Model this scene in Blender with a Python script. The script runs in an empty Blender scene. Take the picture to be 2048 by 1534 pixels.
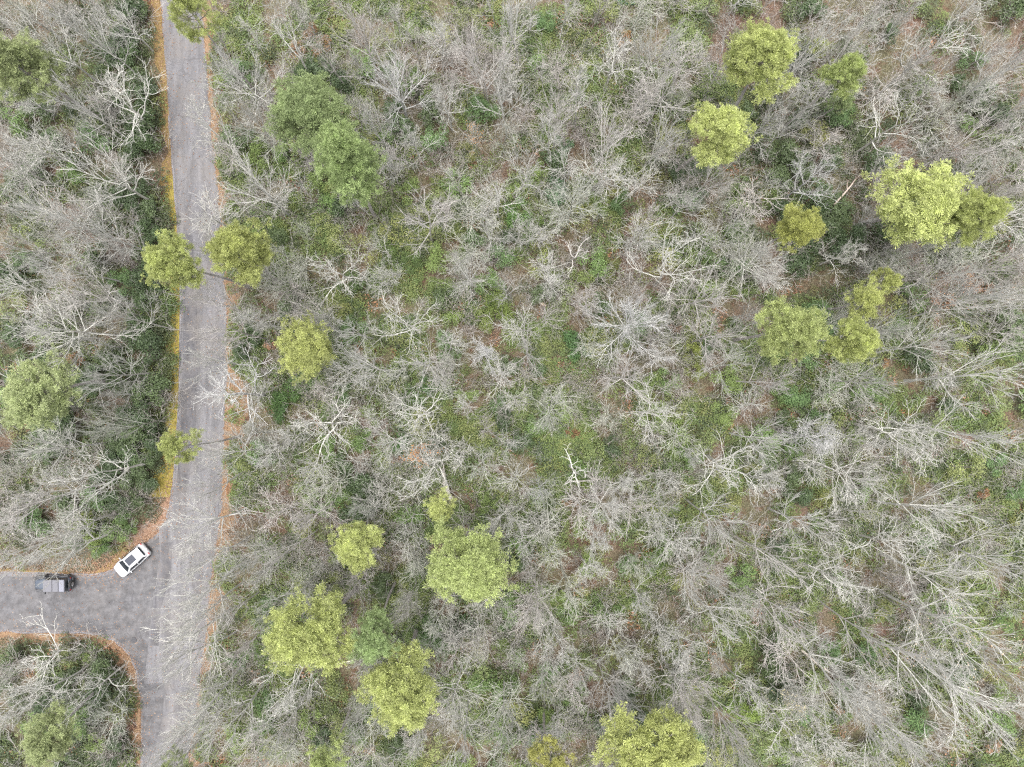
import bpy, bmesh, math, random
import numpy as np
from mathutils import Vector, Matrix
from mathutils.geometry import tessellate_polygon

random.seed(7)
RNG = np.random.default_rng(7)
R = math.radians
SC = bpy.context.scene
COL = SC.collection

# ------------------------------------------------------------------ camera, world, sun, exposure
CAM_H = 81.0            # drone height above the road, metres
PXM = 17.5              # photograph pixels per metre on the ground
CX, CY = 1024.0, 767.0
cam_d = bpy.data.cameras.new('camera')
cam_d.sensor_width = 36.0
cam_d.lens = 36.0 * CAM_H / (2048.0 / PXM)
cam_d.clip_start = 0.5
cam_d.clip_end = 3000
cam = bpy.data.objects.new('camera', cam_d)
cam.location = (0, 0, CAM_H)
COL.objects.link(cam)
SC.camera = cam

SUN_EL, SUN_AZ = R(87), R(310)
world = bpy.data.worlds.new('World')
SC.world = world
world.use_nodes = True
nt = world.node_tree
bg = nt.nodes['Background']
sky = nt.nodes.new('ShaderNodeTexSky')
sky.sky_type = 'NISHITA'
sky.sun_disc = False
sky.sun_elevation = SUN_EL
sky.sun_rotation = SUN_AZ
sky.air_density = 1.0
sky.dust_density = 6.0
sky.ozone_density = 1.0
hs = nt.nodes.new('ShaderNodeHueSaturation')      # an overcast sky is nearly grey
hs.inputs['Saturation'].default_value = 0.36
nt.links.new(sky.outputs[0], hs.inputs['Color'])
nt.links.new(hs.outputs[0], bg.inputs['Color'])
bg.inputs['Strength'].default_value = 0.15
sun_d = bpy.data.lights.new('sun', 'SUN')
sun_d.energy = 1.2
sun_d.angle = R(60)
sun_d.color = (1.0, 0.985, 0.965)
sun = bpy.data.objects.new('sun', sun_d)
sun.rotation_euler = (R(90) - SUN_EL, 0, R(180) - SUN_AZ)
sun.location = (0, 0, 60)
COL.objects.link(sun)
vs = SC.view_settings
vs.view_transform = 'Standard'
vs.look = 'None'
vs.gamma = 1.0
vs.use_curve_mapping = False
vs.exposure = 1.25
SC.cycles.max_bounces = 4
SC.cycles.diffuse_bounces = 4
SC.cycles.use_adaptive_sampling = True
SC.cycles.adaptive_threshold = 0.01
SC.cycles.adaptive_min_samples = 24
SC.cycles.transmission_bounces = 2
SC.cycles.transparent_max_bounces = 4
SC.cycles.use_denoising = False
SC.cycles.filter_width = 1.25


# ------------------------------------------------------------------ helpers
def W(px, py, z=0.0):
    """world x, y of the point that stands z metres high where the photograph shows (px, py)"""
    k = (CAM_H - z) / CAM_H / PXM
    return (px - CX) * k, (CY - py) * k


def PX(x, y):
    return x * PXM + CX, CY - y * PXM


def mesh_np(name, verts, faces_list, mats, smooth=False, attr=None):
    """mesh from numpy: faces_list = list of (F, k) int arrays"""
    me = bpy.data.meshes.new(name)
    verts = np.asarray(verts, dtype=np.float32)
    me.vertices.add(len(verts))
    me.vertices.foreach_set('co', verts.ravel())
    faces_list = [f for f in faces_list if len(f)]
    loops = np.concatenate([f.ravel() for f in faces_list]).astype(np.int32)
    sizes = np.concatenate([np.full(len(f), f.shape[1], np.int32) for f in faces_list])
    starts = np.concatenate([[0], np.cumsum(sizes)[:-1]]).astype(np.int32)
    me.loops.add(len(loops))
    me.loops.foreach_set('vertex_index', loops)
    me.polygons.add(len(sizes))
    me.polygons.foreach_set('loop_start', starts)
    me.polygons.foreach_set('loop_total', sizes)
    if smooth:
        me.polygons.foreach_set('use_smooth', np.ones(len(sizes), dtype=bool))
    for m in (mats if isinstance(mats, (list, tuple)) else [mats]):
        me.materials.append(m)
    me.update(calc_edges=True)
    if attr is not None:
        for k, v in attr.items():
            a = me.attributes.new(k, 'FLOAT', 'FACE')
            a.data.foreach_set('value', np.asarray(v, dtype=np.float32))
    return me


def link(name, data, parent=None, color=None):
    o = bpy.data.objects.new(name, data)
    COL.objects.link(o)
    if parent is not None:
        o.parent = parent
    if color is not None:
        o.color = (*color[:3], 1)
    return o


def tag(o, label=None, cat=None, group=None, kind=None):
    if label: o['label'] = label
    if cat: o['category'] = cat
    if group: o['group'] = group
    if kind: o['kind'] = kind
    return o


def bm_mesh(name, bm, mat, smooth=False):
    me = bpy.data.meshes.new(name)
    bm.normal_update()
    bm.to_mesh(me)
    bm.free()
    for m in (mat if isinstance(mat, (list, tuple)) else [mat]):
        me.materials.append(m)
    if smooth:
        for p in me.polygons:
            p.use_smooth = True
    return me


# ------------------------------------------------------------------ materials
class NT:
    def __init__(s, name):
        s.m = bpy.data.materials.new(name)
        s.m.use_nodes = True
        s.t = s.m.node_tree
        s.b = s.t.nodes['Principled BSDF']
        s.out = s.t.nodes['Material Output']
        s.b.inputs['Roughness'].default_value = 0.85
        s.b.inputs['Specular IOR Level'].default_value = 0.25

    def n(s, kind, **kw):
        nd = s.t.nodes.new(kind)
        for k, v in kw.items():
            if k in nd.inputs:
                nd.inputs[k].default_value = v
            else:
                setattr(nd, k, v)
        return nd

    def l(s, a, b):
        s.t.links.new(a, b)

    def noise(s, scale, detail=4, vec=None, rough=0.6):
        nd = s.n('ShaderNodeTexNoise')
        nd.inputs['Scale'].default_value = scale
        nd.inputs['Detail'].default_value = detail
        nd.inputs['Roughness'].default_value = rough
        if vec is not None:
            s.l(vec, nd.inputs['Vector'])
        return nd.outputs['Fac']

    def ramp(s, fac, stops):
        nd = s.n('ShaderNodeValToRGB')
        el = nd.color_ramp.elements
        while len(el) < len(stops):
            el.new(0.5)
        for e, (p, c) in zip(el, stops):
            e.position = p
            e.color = (*c, 1)
        s.l(fac, nd.inputs['Fac'])
        return nd.outputs['Color']

    def mix(s, fac, a, b, mode='MIX'):
        nd = s.n('ShaderNodeMix', data_type='RGBA', blend_type=mode)
        for sock, v in ((nd.inputs['Factor'], fac), (nd.inputs['A'], a), (nd.inputs['B'], b)):
            pass
        ins = [i for i in nd.inputs if i.enabled]
        f, A, B = nd.inputs[0], nd.inputs[6], nd.inputs[7]
        for sock, v in ((f, fac), (A, a), (B, b)):
            if hasattr(v, 'links'):
                s.l(v, sock)
            elif isinstance(v, (int, float)):
                sock.default_value = v
            else:
                sock.default_value = (*v, 1)
        return nd.outputs[2]

    def map(s, v, a, b, c, d):
        nd = s.n('ShaderNodeMapRange')
        s.l(v, nd.inputs[0])
        for i, x in enumerate((a, b, c, d)):
            nd.inputs[i + 1].default_value = x
        return nd.outputs[0]

    def scale_col(s, col, fac):
        nd = s.n('ShaderNodeVectorMath', operation='SCALE')
        s.l(col, nd.inputs[0])
        s.l(fac, nd.inputs['Scale'])
        return nd.outputs[0]

    def base(s, c):
        s.l(c, s.b.inputs['Base Color'])

    def bump(s, h, strength=0.5, dist=0.05):
        nd = s.n('ShaderNodeBump')
        nd.inputs['Strength'].default_value = strength
        nd.inputs['Distance'].default_value = dist
        s.l(h, nd.inputs['Height'])
        s.l(nd.outputs[0], s.b.inputs['Normal'])

    def pos(s):
        return s.n('ShaderNodeNewGeometry').outputs['Position']

    def obj(s):
        return s.n('ShaderNodeTexCoord').outputs['Object']

    def oinfo(s):
        return s.n('ShaderNodeObjectInfo')


def bark_material(name, dark):
    t = NT(name)
    oi = t.oinfo()
    p = t.obj()
    v = t.map(t.noise(6.0, 4, p), 0.3, 0.7, dark, 1.12)
    c = t.scale_col(oi.outputs['Color'], v)
    lich = t.map(t.noise(2.2, 3, p), 0.55, 0.68, 0.0, 0.45)
    c = t.mix(lich, c, (0.42, 0.44, 0.37))
    t.base(c)
    return t.m


def leaf_material(name, lo, hi, trans=0.25, rough=0.6, nscale=1.4, use_random=False, ramp=None, yellow=0.2):
    t = NT(name)
    oi = t.oinfo()
    p = t.obj()
    at = t.n('ShaderNodeAttribute', attribute_name='rnd')
    v = t.map(at.outputs['Fac'], 0, 1, lo, hi)
    v2 = t.map(t.noise(nscale, 3, p), 0.3, 0.7, 0.78, 1.22)
    if ramp:
        c = t.ramp(oi.outputs['Random'], ramp)
    else:
        c = oi.outputs['Color']
    c = t.scale_col(t.scale_col(c, v), v2)
    # some leaves turn yellower
    hue = t.map(at.outputs['Fac'], 0.75, 1.0, 0.0, yellow)
    hv = t.n('ShaderNodeMix', data_type='RGBA', blend_type='MULTIPLY')
    t.l(hue, hv.inputs[0])
    t.l(c, hv.inputs[6])
    hv.inputs[7].default_value = (1.5, 1.15, 0.6, 1)
    c = hv.outputs[2]
    t.base(c)
    t.b.inputs['Roughness'].default_value = rough
    t.b.inputs['Specular IOR Level'].default_value = 0.3
    tr = t.n('ShaderNodeBsdfTranslucent')
    t.l(c, tr.inputs['Color'])
    mx = t.n('ShaderNodeMixShader')
    mx.inputs[0].default_value = trans
    t.l(t.b.outputs[0], mx.inputs[1])
    t.l(tr.outputs[0], mx.inputs[2])
    t.l(mx.outputs[0], t.out.inputs['Surface'])
    return t.m


M = {}
M['bark'] = bark_material('bark', 0.72)
M['limb_bark'] = bark_material('limb_bark', 0.85)
M['twig_bark'] = bark_material('twig_bark', 0.85)
M['needles'] = leaf_material('pine_needles', 0.76, 1.28, 0.42, 0.65, 0.9, yellow=0.0)
M['leaf'] = leaf_material('broad_leaf', 0.68, 1.32, 0.22, 0.55, 1.6)
M['glossy_leaf'] = leaf_material('glossy_leaf', 0.6, 1.4, 0.12, 0.38, 1.6)
M['dry_leaf'] = leaf_material('dry_leaf', 0.6, 1.35, 0.3, 0.8, 1.6)
M['cover_leaf'] = leaf_material('ground_cover_leaf', 0.82, 1.2, 0.2, 0.6, 1.2, ramp=[
    (0.0, (0.118, 0.174, 0.067)), (0.3, (0.152, 0.204, 0.067)), (0.55, (0.181, 0.211, 0.074)), (0.8, (0.130, 0.189, 0.074)), (1.0, (0.196, 0.200, 0.085))])
M['dark_cover'] = leaf_material('dark_cover_leaf', 0.7, 1.3, 0.12, 0.5, 1.2, ramp=[
    (0.0, (0.064, 0.089, 0.047)), (0.5, (0.081, 0.106, 0.051)), (1.0, (0.102, 0.115, 0.060))])
M['russet_cover'] = leaf_material('russet_cover_leaf', 0.6, 1.4, 0.2, 0.8, 1.2, ramp=[
    (0.0, (0.28, 0.14, 0.07)), (0.5, (0.34, 0.20, 0.12)), (1.0, (0.22, 0.11, 0.07))])


def brush_material():
    t = NT('brush_twig')
    oi = t.oinfo()
    c = t.ramp(oi.outputs['Random'], [(0.0, (0.36, 0.34, 0.31)), (0.35, (0.42, 0.40, 0.37)), (0.6, (0.38, 0.34, 0.315)), (0.8, (0.43, 0.425, 0.38)), (1.0, (0.33, 0.29, 0.26))])
    v = t.map(t.noise(3.0, 2, t.obj()), 0.3, 0.7, 0.75, 1.2)
    t.base(t.scale_col(c, v))
    return t.m
M['brush'] = brush_material()


def floor_material():
    t = NT('leaf_litter_floor')
    p = t.pos()
    big = t.noise(0.09, 4, p)
    mid = t.noise(0.9, 5, p)
    fine = t.noise(7.0, 5, p, 0.75)
    c = t.ramp(fine, [(0.25, (0.046, 0.033, 0.026)), (0.42, (0.099, 0.069, 0.054)), (0.56, (0.149, 0.109, 0.086)), (0.72, (0.211, 0.165, 0.132))])
    c2 = t.ramp(fine, [(0.25, (0.050, 0.050, 0.030)), (0.45, (0.099, 0.102, 0.059)), (0.7, (0.162, 0.158, 0.106))])
    c = t.mix(t.map(big, 0.36, 0.54, 0, 0.85), c, c2)
    c3 = t.ramp(fine, [(0.3, (0.063, 0.033, 0.024)), (0.7, (0.152, 0.086, 0.059))])
    c = t.mix(t.map(mid, 0.52, 0.66, 0, 0.7), c, c3)
    vor = t.n('ShaderNodeTexVoronoi')
    vor.inputs['Scale'].default_value = 9.0
    t.l(p, vor.inputs['Vector'])
    lf = t.ramp(vor.outputs['Color'], [(0.2, (0.7, 0.65, 0.6)), (0.8, (1.25, 1.2, 1.15))])
    c = t.mix(1.0, c, lf, 'MULTIPLY')
    t.base(c)
    t.bump(fine, 0.7, 0.06)
    t.b.inputs['Roughness'].default_value = 0.95
    return t.m
M['floor'] = floor_material()


def asphalt_material(name, col, streak):
    t = NT(name)
    p = t.pos()
    mp = t.n('ShaderNodeMapping')
    mp.inputs['Scale'].default_value = (1.0, streak, 1.0)
    mp.inputs['Rotation'].default_value = (0, 0, R(-2))
    t.l(p, mp.inputs['Vector'])
    a = t.noise(1.1, 5, mp.outputs[0], 0.65)
    b = t.noise(14, 3, p, 0.7)
    d = t.noise(0.35, 6, p, 0.75)
    v = t.map(a, 0.3, 0.7, 0.62, 1.38)
    c = t.n('ShaderNodeRGB')
    c.outputs[0].default_value = (*col, 1)
    c = t.scale_col(c.outputs[0], v)
    c = t.scale_col(c, t.map(b, 0.25, 0.75, 0.62, 1.38))
    c = t.scale_col(c, t.map(t.noise(3.2, 6, p, 0.75), 0.3, 0.7, 0.82, 1.18))
    c = t.mix(t.map(d, 0.45, 0.62, 0, 0.2 if name.startswith('side') else 0.5), c, (0.172, 0.156, 0.142))
    vor = t.n('ShaderNodeTexVoronoi', feature='DISTANCE_TO_EDGE')
    vor.inputs['Scale'].default_value = 0.33
    wv = t.n('ShaderNodeVectorMath', operation='ADD')
    ns = t.n('ShaderNodeTexNoise')
    ns.inputs['Scale'].default_value = 0.8
    t.l(p, ns.inputs['Vector'])
    t.l(p, wv.inputs[0])
    t.l(ns.outputs['Color'], wv.inputs[1])
    t.l(wv.outputs[0], vor.inputs['Vector'])
    crack = t.map(vor.outputs['Distance'], 0.0, 0.018, 0.65, 0.0)
    c = t.mix(crack, c, (0.09, 0.085, 0.085))
    t.base(c)
    t.b.inputs['Roughness'].default_value = 0.8
    t.bump(b, 0.3, 0.01)
    return t.m
M['asphalt'] = asphalt_material('asphalt', (0.140, 0.137, 0.143), 0.12)
M['asphalt_side'] = asphalt_material('side_road_asphalt', (0.108, 0.106, 0.110), 1.0)
M['asphalt_dark'] = asphalt_material('dark_asphalt', (0.100, 0.098, 0.105), 0.15)
M['asphalt_pale'] = asphalt_material('pale_asphalt', (0.175, 0.17, 0.18), 0.3)


def verge_material(name, cols):
    t = NT(name)
    p = t.pos()
    a = t.noise(2.6, 5, p, 0.8)
    b = t.noise(9, 4, p, 0.75)
    c = t.ramp(a, cols)
    c = t.scale_col(c, t.map(b, 0.25, 0.75, 0.6, 1.35))
    t.base(c)
    t.bump(b, 0.8, 0.05)
    t.b.inputs['Roughness'].default_value = 0.95
    return t.m
M['moss'] = verge_material('yellow_moss', [(0.3, (0.085, 0.055, 0.03)), (0.40, (0.18, 0.14, 0.04)), (0.52, (0.27, 0.225, 0.05)), (0.64, (0.17, 0.115, 0.045)), (0.78, (0.22, 0.17, 0.045))])
M['old_moss'] = verge_material('old_moss', [(0.3, (0.09, 0.055, 0.035)), (0.42, (0.17, 0.11, 0.055)), (0.55, (0.22, 0.16, 0.06)), (0.7, (0.17, 0.10, 0.065))])
M['leafy_verge'] = verge_material('leafy_verge', [(0.3, (0.12, 0.07, 0.05)), (0.45, (0.22, 0.135, 0.09)), (0.6, (0.29, 0.19, 0.135)), (0.75, (0.19, 0.13, 0.05))])
M['orange_verge'] = verge_material('orange_verge', [(0.3, (0.085, 0.055, 0.032)), (0.42, (0.185, 0.115, 0.065)), (0.55, (0.255, 0.17, 0.105)), (0.68, (0.14, 0.11, 0.045)), (0.8, (0.24, 0.145, 0.075))])


def plain(name, col, rough=0.5, metal=0.0, coat=0.0, spec=0.5):
    t = NT(name)
    v = t.map(t.noise(3.0, 4, t.obj()), 0.3, 0.7, 0.93, 1.05)
    c = t.n('ShaderNodeRGB')
    c.outputs[0].default_value = (*col, 1)
    t.base(t.scale_col(c.outputs[0], v))
    t.b.inputs['Roughness'].default_value = rough
    t.b.inputs['Metallic'].default_value = metal
    t.b.inputs['Coat Weight'].default_value = coat
    t.b.inputs['Specular IOR Level'].default_value = spec
    return t.m
M['white_paint'] = plain('white_car_paint', (0.62, 0.63, 0.64), 0.3, 0, 0.6)
M['glass'] = plain('dark_car_glass', (0.018, 0.024, 0.03), 0.06, 0, 0, 0.8)
M['sunroof'] = plain('sunroof_glass', (0.03, 0.035, 0.05), 0.05, 0, 0, 0.8)
M['rubber'] = plain('tyre_rubber', (0.03, 0.03, 0.03), 0.9)
M['alloy'] = plain('alloy', (0.45, 0.45, 0.46), 0.35, 0.9)
M['black_plastic'] = plain('black_plastic', (0.06, 0.06, 0.065), 0.7)
M['lamp_red'] = plain('lamp_red', (0.35, 0.02, 0.02), 0.2)
M['lamp_clear'] = plain('lamp_clear', (0.6, 0.62, 0.65), 0.1)
M['blue_grey_paint'] = plain('blue_grey_paint', (0.075, 0.09, 0.115), 0.35, 0.2, 0.4)
M['grey_roof'] = plain('grey_vinyl_roof', (0.14, 0.14, 0.155), 0.8)
M['pale_roof'] = plain('pale_roof_panel', (0.19, 0.195, 0.23), 0.75)
M['teal'] = plain('teal_tarp', (0.05, 0.28, 0.24), 0.5)
M['plate'] = plain('number_plate', (0.7, 0.7, 0.7), 0.4)
M['chrome'] = plain('chrome', (0.6, 0.6, 0.6), 0.2, 1.0)


# ------------------------------------------------------------------ road outline and terrain
ROAD_LEFT = [(312, -160), (318, -60), (322, 0), (329, 100), (338, 230), (347, 350), (355, 450), (361, 560), (361, 680), (358, 800), (353, 900),
             (346, 970), (336, 1025), (318, 1060), (290, 1084), (262, 1105), (243, 1127), (222, 1141), (190, 1148), (150, 1149), (60, 1146), (-60, 1143), (-220, 1140)]
ROAD_CORNER = [(-220, 1262), (-60, 1262), (0, 1262), (100, 1264), (180, 1267), (225, 1280), (255, 1305), (272, 1340), (280, 1400), (282, 1470), (281, 1560), (276, 1700)]
ROAD_RIGHT = [(340, 1700), (368, 1560), (384, 1480), (396, 1410), (404, 1340), (410, 1280), (418, 1200), (430, 1110), (440, 1030), (446, 950), (450, 850),
              (453, 750), (453, 650), (449, 540), (440, 430), (428, 310), (416, 170), (407, 50), (402, -60), (398, -160)]


def smooth_line(pts, sub=5):
    p = np.array(pts, float)
    out = []
    for i in range(len(p) - 1):
        p0, p1, p2, p3 = p[max(i - 1, 0)], p[i], p[i + 1], p[min(i + 2, len(p) - 1)]
        for k in range(sub):
            t = k / sub
            out.append(0.5 * ((2 * p1) + (-p0 + p2) * t + (2 * p0 - 5 * p1 + 4 * p2 - p3) * t * t + (-p0 + 3 * p1 - 3 * p2 + p3) * t ** 3))
    out.append(p[-1])
    return np.array(out)


def to_world(line):
    l = np.array(line, float)
    return np.stack([(l[:, 0] - CX) / PXM, (CY - l[:, 1]) / PXM], 1)


rl, rc, rr = (to_world(smooth_line(a)) for a in (ROAD_LEFT, ROAD_CORNER, ROAD_RIGHT))
for a, amp in ((rl, .05), (rc, .06), (rr, .08)):
    a += RNG.normal(0, amp, a.shape)
ROAD = np.concatenate([rl, rc, rr])


def seg_dist(P, poly, closed=True):
    P = np.asarray(P, float)
    if len(P) <= 64:
        A = poly if closed else poly[:-1]
        AB = (np.roll(poly, -1, 0) if closed else poly[1:]) - A
        Q = P[:, None] - A[None]
        t = np.clip((Q * AB).sum(-1) / np.maximum((AB * AB).sum(-1), 1e-9), 0, 1)
        q = Q - t[..., None] * AB
        return np.sqrt((q * q).sum(-1)).min(1)
    d = np.full(len(P), 1e9)
    n = len(poly)
    for i in range(n if closed else n - 1):
        a, b = poly[i], poly[(i + 1) % n]
        ab = b - a
        t = np.clip(((P - a) @ ab) / max(ab @ ab, 1e-9), 0, 1)
        q = P - (a + t[:, None] * ab)
        d = np.minimum(d, np.hypot(q[:, 0], q[:, 1]))
    return d


def inside(P, poly):
    P = np.asarray(P, float)
    if len(P) <= 64:
        x1, y1 = poly[:, 0][None], poly[:, 1][None]
        x2, y2 = np.roll(poly[:, 0], -1)[None], np.roll(poly[:, 1], -1)[None]
        X, Y = P[:, :1], P[:, 1:2]
        m = ((y1 > Y) != (y2 > Y)) & (X < (x2 - x1) * (Y - y1) / np.where(y1 == y2, 1, y2 - y1) + x1)
        return m.sum(1) % 2 == 1
    c = np.zeros(len(P), bool)
    n = len(poly)
    for i in range(n):
        (x1, y1), (x2, y2) = poly[i], poly[(i + 1) % n]
        if y1 == y2:
            continue
        m = ((y1 > P[:, 1]) != (y2 > P[:, 1])) & (P[:, 0] < (x2 - x1) * (P[:, 1] - y1) / (y2 - y1) + x1)
        c ^= m
    return c


def road_dist(P):
    """metres outside the road (negative on it)"""
    d = seg_dist(P, ROAD)
    return np.where(inside(P, ROAD), -d, d)


def ground_z(P):
    P = np.asarray(P, float)
    x, y = P[:, 0], P[:, 1]
    z = 0.45 * np.sin(0.13 * x + 1.1 * np.sin(0.08 * y)) + 0.35 * np.sin(0.17 * y - 0.06 * x + 2.0) + 0.14 * np.sin(0.61 * x + 0.4 * y) * np.sin(0.53 * y - 0.3 * x) + 0.06 * np.sin(1.7 * x) * np.sin(1.9 * y + 1)
    k = np.clip((road_dist(P) - 1.6) / 7.0, 0, 1)
    return z * k * k * (3 - 2 * k) - 0.06


gx = np.concatenate([[-700, -300, -150], np.arange(-78, 78.1, 0.75), [150, 300, 700]])
gy = np.concatenate([[-700, -300, -150], np.arange(-62, 62.1, 0.75), [150, 300, 700]])
XX, YY = np.meshgrid(gx, gy)
GP = np.stack([XX.ravel(), YY.ravel()], 1)
GZ = ground_z(GP)
far = (np.abs(GP[:, 0]) > 90) | (np.abs(GP[:, 1]) > 70)
GZ[far] = -0.3
nx, ny = len(gx), len(gy)
ii = (np.arange(ny - 1)[:, None] * nx + np.arange(nx - 1)[None]).ravel()
faces = np.stack([ii, ii + 1, ii + 1 + nx, ii + nx], 1)
floor = link('ground', mesh_np('ground', np.column_stack([GP, GZ]), [faces], M['floor'], True))
tag(floor, 'brown leaf litter floor of the winter wood', kind='structure')


def sheet(name, poly, z, mat, parent=None):
    tris = tessellate_polygon([[Vector((p[0], p[1], 0)) for p in poly]])
    v = np.column_stack([poly, np.full(len(poly), z)])
    f = np.array(tris, np.int32)
    a = v[f[:, 0]], v[f[:, 1]], v[f[:, 2]]
    cr = (a[1][:, 0] - a[0][:, 0]) * (a[2][:, 1] - a[0][:, 1]) - (a[1][:, 1] - a[0][:, 1]) * (a[2][:, 0] - a[0][:, 0])
    f[cr < 0] = f[cr < 0][:, ::-1]
    return link(name, mesh_np(name, v, [f], mat), parent)


road = sheet('road', ROAD, 0.0, M['asphalt'])
tag(road, 'narrow grey asphalt road with a side road joining it', kind='structure')


def patch(px_poly, z, mat, sub=4, jit=0.04):
    p = to_world(smooth_line(px_poly + [px_poly[0]], sub))[:-1] if sub > 1 else to_world(px_poly)
    p = p + RNG.normal(0, jit, p.shape)
    return sheet('asphalt_patch', p, z, mat, road)


# side road surface (older, rougher asphalt), its joint with the main road, and repair patches
patch([(-200, 1150), (60, 1153), (190, 1155), (228, 1148), (250, 1133), (268, 1113), (296, 1092), (318, 1072), (320, 1110), (310, 1180), (300, 1250), (292, 1330), (284, 1395),
       (277, 1345), (260, 1303), (228, 1276), (180, 1262), (60, 1258), (-200, 1256)], 0.004, M['asphalt_side'], 1, 0.03)
patch([(322, 1085), (345, 1085), (340, 1150), (322, 1220), (318, 1290), (300, 1290), (306, 1220), (314, 1160)], 0.008, M['asphalt_dark'], 1)
patch([(364, 470), (384, 470), (394, 620), (396, 760), (388, 900), (372, 985), (352, 985), (360, 880), (365, 740), (367, 600)], 0.004, M['asphalt_dark'], 1)
patch([(288, 1368), (330, 1366), (326, 1440), (300, 1520), (286, 1520)], 0.008, M['asphalt_side'], 1, 0.05)
for (a, b, w) in [((266, 1180), (262, 1222), .16), ((300, 1100), (312, 1180), .12), ((312, 1180), (300, 1290), .12), ((205, 1176), (264, 1176), .1), ((270, 1250), (286, 1285), .25), ((178, 1262), (268, 1252), .12)]:
    A, B = (np.array(W(*q)) for q in (a, b))
    d = (B - A) / np.linalg.norm(B - A)
    n = np.array([-d[1], d[0]]) * w / 2
    ts = np.linspace(0, 1, 9)
    wob = RNG.normal(0, .05, 9)
    L = [A + (B - A) * t + n * (1 + x) + n * x * 2 for t, x in zip(ts, wob)]
    Rr = [A + (B - A) * t - n * (1 + x) + n * x * 2 for t, x in zip(ts, wob)]
    sheet('crack_seal', np.array(L + Rr[::-1]), 0.016, M['asphalt_dark'], road)
# round iron cover
bm = bmesh.new()
bmesh.ops.create_cone(bm, cap_ends=True, segments=20, radius1=0.33, radius2=0.31, depth=0.03)
cov = link('drain_cover', bm_mesh('drain_cover', bm, M['black_plastic']), road)
cov.location = (*W(268, 1280), 0.03)


def offset_line(line, side, width):
    t = np.gradient(line, axis=0)
    t /= np.linalg.norm(t, axis=1)[:, None] + 1e-9
    n = np.stack([-t[:, 1], t[:, 0]], 1) * side
    return line + n * width[:, None]


def ribbon(name, line, side, widths, z0, z1, mat, label, i0=0, i1=None, kind='structure', inner=-0.05):
    """strip beside a road edge from just under the asphalt outwards"""
    line = line[i0:i1]
    w = np.interp(np.linspace(0, 1, len(line)), np.linspace(0, 1, len(widths)), widths) / PXM
    lo = np.convolve(RNG.normal(0, 1, len(line) + 8), np.ones(5) / 5, 'same')[4:-4]
    w = w * np.clip(1 + .75 * lo + RNG.normal(0, 0.22, len(line)), .3, 1.9)
    cols = [offset_line(line, side, np.full(len(line), inner))]
    for k in (0.06, 0.35, 0.7, 1.0):
        cols.append(offset_line(line, side, w * k + RNG.normal(0, 0.03, len(line))))
    hz = [z0 - 0.03, z0 + 0.03, z1 + 0.03, z1 + 0.015, z0 - 0.1]
    v = np.concatenate([np.column_stack([c, h + RNG.normal(0, 0.012, len(c))]) for c, h in zip(cols, hz)])
    n = len(line)
    i = np.arange(n - 1)
    fs = []
    for k in range(len(cols) - 1):
        q = np.stack([i + k * n, i + k * n + 1, i + (k + 1) * n + 1, i + (k + 1) * n], 1)
        fs.append(q if side < 0 else q[:, ::-1])
    o = link(name, mesh_np(name, v, fs, mat, True))
    tag(o, label, kind=kind)
    return o


# outer side of each edge line: left edge runs down with the wood on its right-hand side (west), so side = -1 ...
ribbon('leafy_verge', rl, -1, [30, 28, 27, 26], 0.0, 0.05, M['old_moss'], 'brown leaf strewn verge at the upper end of the road', 0, 27)
ribbon('mossy_verge', rl, -1, [27, 26, 24, 23, 24, 28, 32, 36], 0.0, 0.06, M['moss'], 'yellow mossy verge along the road below the evergreens', 25, 58)
ribbon('leafy_verge', rl, -1, [30, 46, 40, 30, 24], 0.0, 0.06, M['leafy_verge'], 'leaf strewn verge beside the white car', 57, 76)
ribbon('mossy_verge', rl, -1, [24, 16, 6, 4, 4], 0.0, 0.05, M['old_moss'], 'mossy verge between the two parked cars', 75, None)
ribbon('orange_verge', rc, -1, [14, 14, 20, 32, 36, 38, 36, 30, 26, 26], 0.0, 0.06, M['orange_verge'], 'orange leaf strewn verge round the corner of the side road')
ribbon('orange_verge', rr, -1, [32, 34, 34, 32, 30, 28, 24, 18, 14, 12], 0.0, 0.06, M['orange_verge'], 'orange leaf verge on the wooded side of the road')
# rolled asphalt lip of the road
for line, a, b in ((rl, 20, 62), (rl, 74, None), (rc, 4, 40)):
    seg = line[a:b]
    n = len(seg)
    prof = [(-0.16, -0.03), (-0.10, 0.07), (0.02, 0.09), (0.10, 0.0)]
    v, fs = [], []
    for k, (o_, h_) in enumerate(prof):
        c = offset_line(seg, -1, np.full(n, -o_))
        v.append(np.column_stack([c, np.full(n, h_) + RNG.normal(0, .008, n)]))
    i = np.arange(n - 1)
    for k in range(3):
        fs.append(np.stack([i + k * n, i + (k + 1) * n, i + (k + 1) * n + 1, i + k * n + 1], 1))
    link('kerb', mesh_np('kerb', np.concatenate(v), fs, M['asphalt_pale'], True), road)


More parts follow.
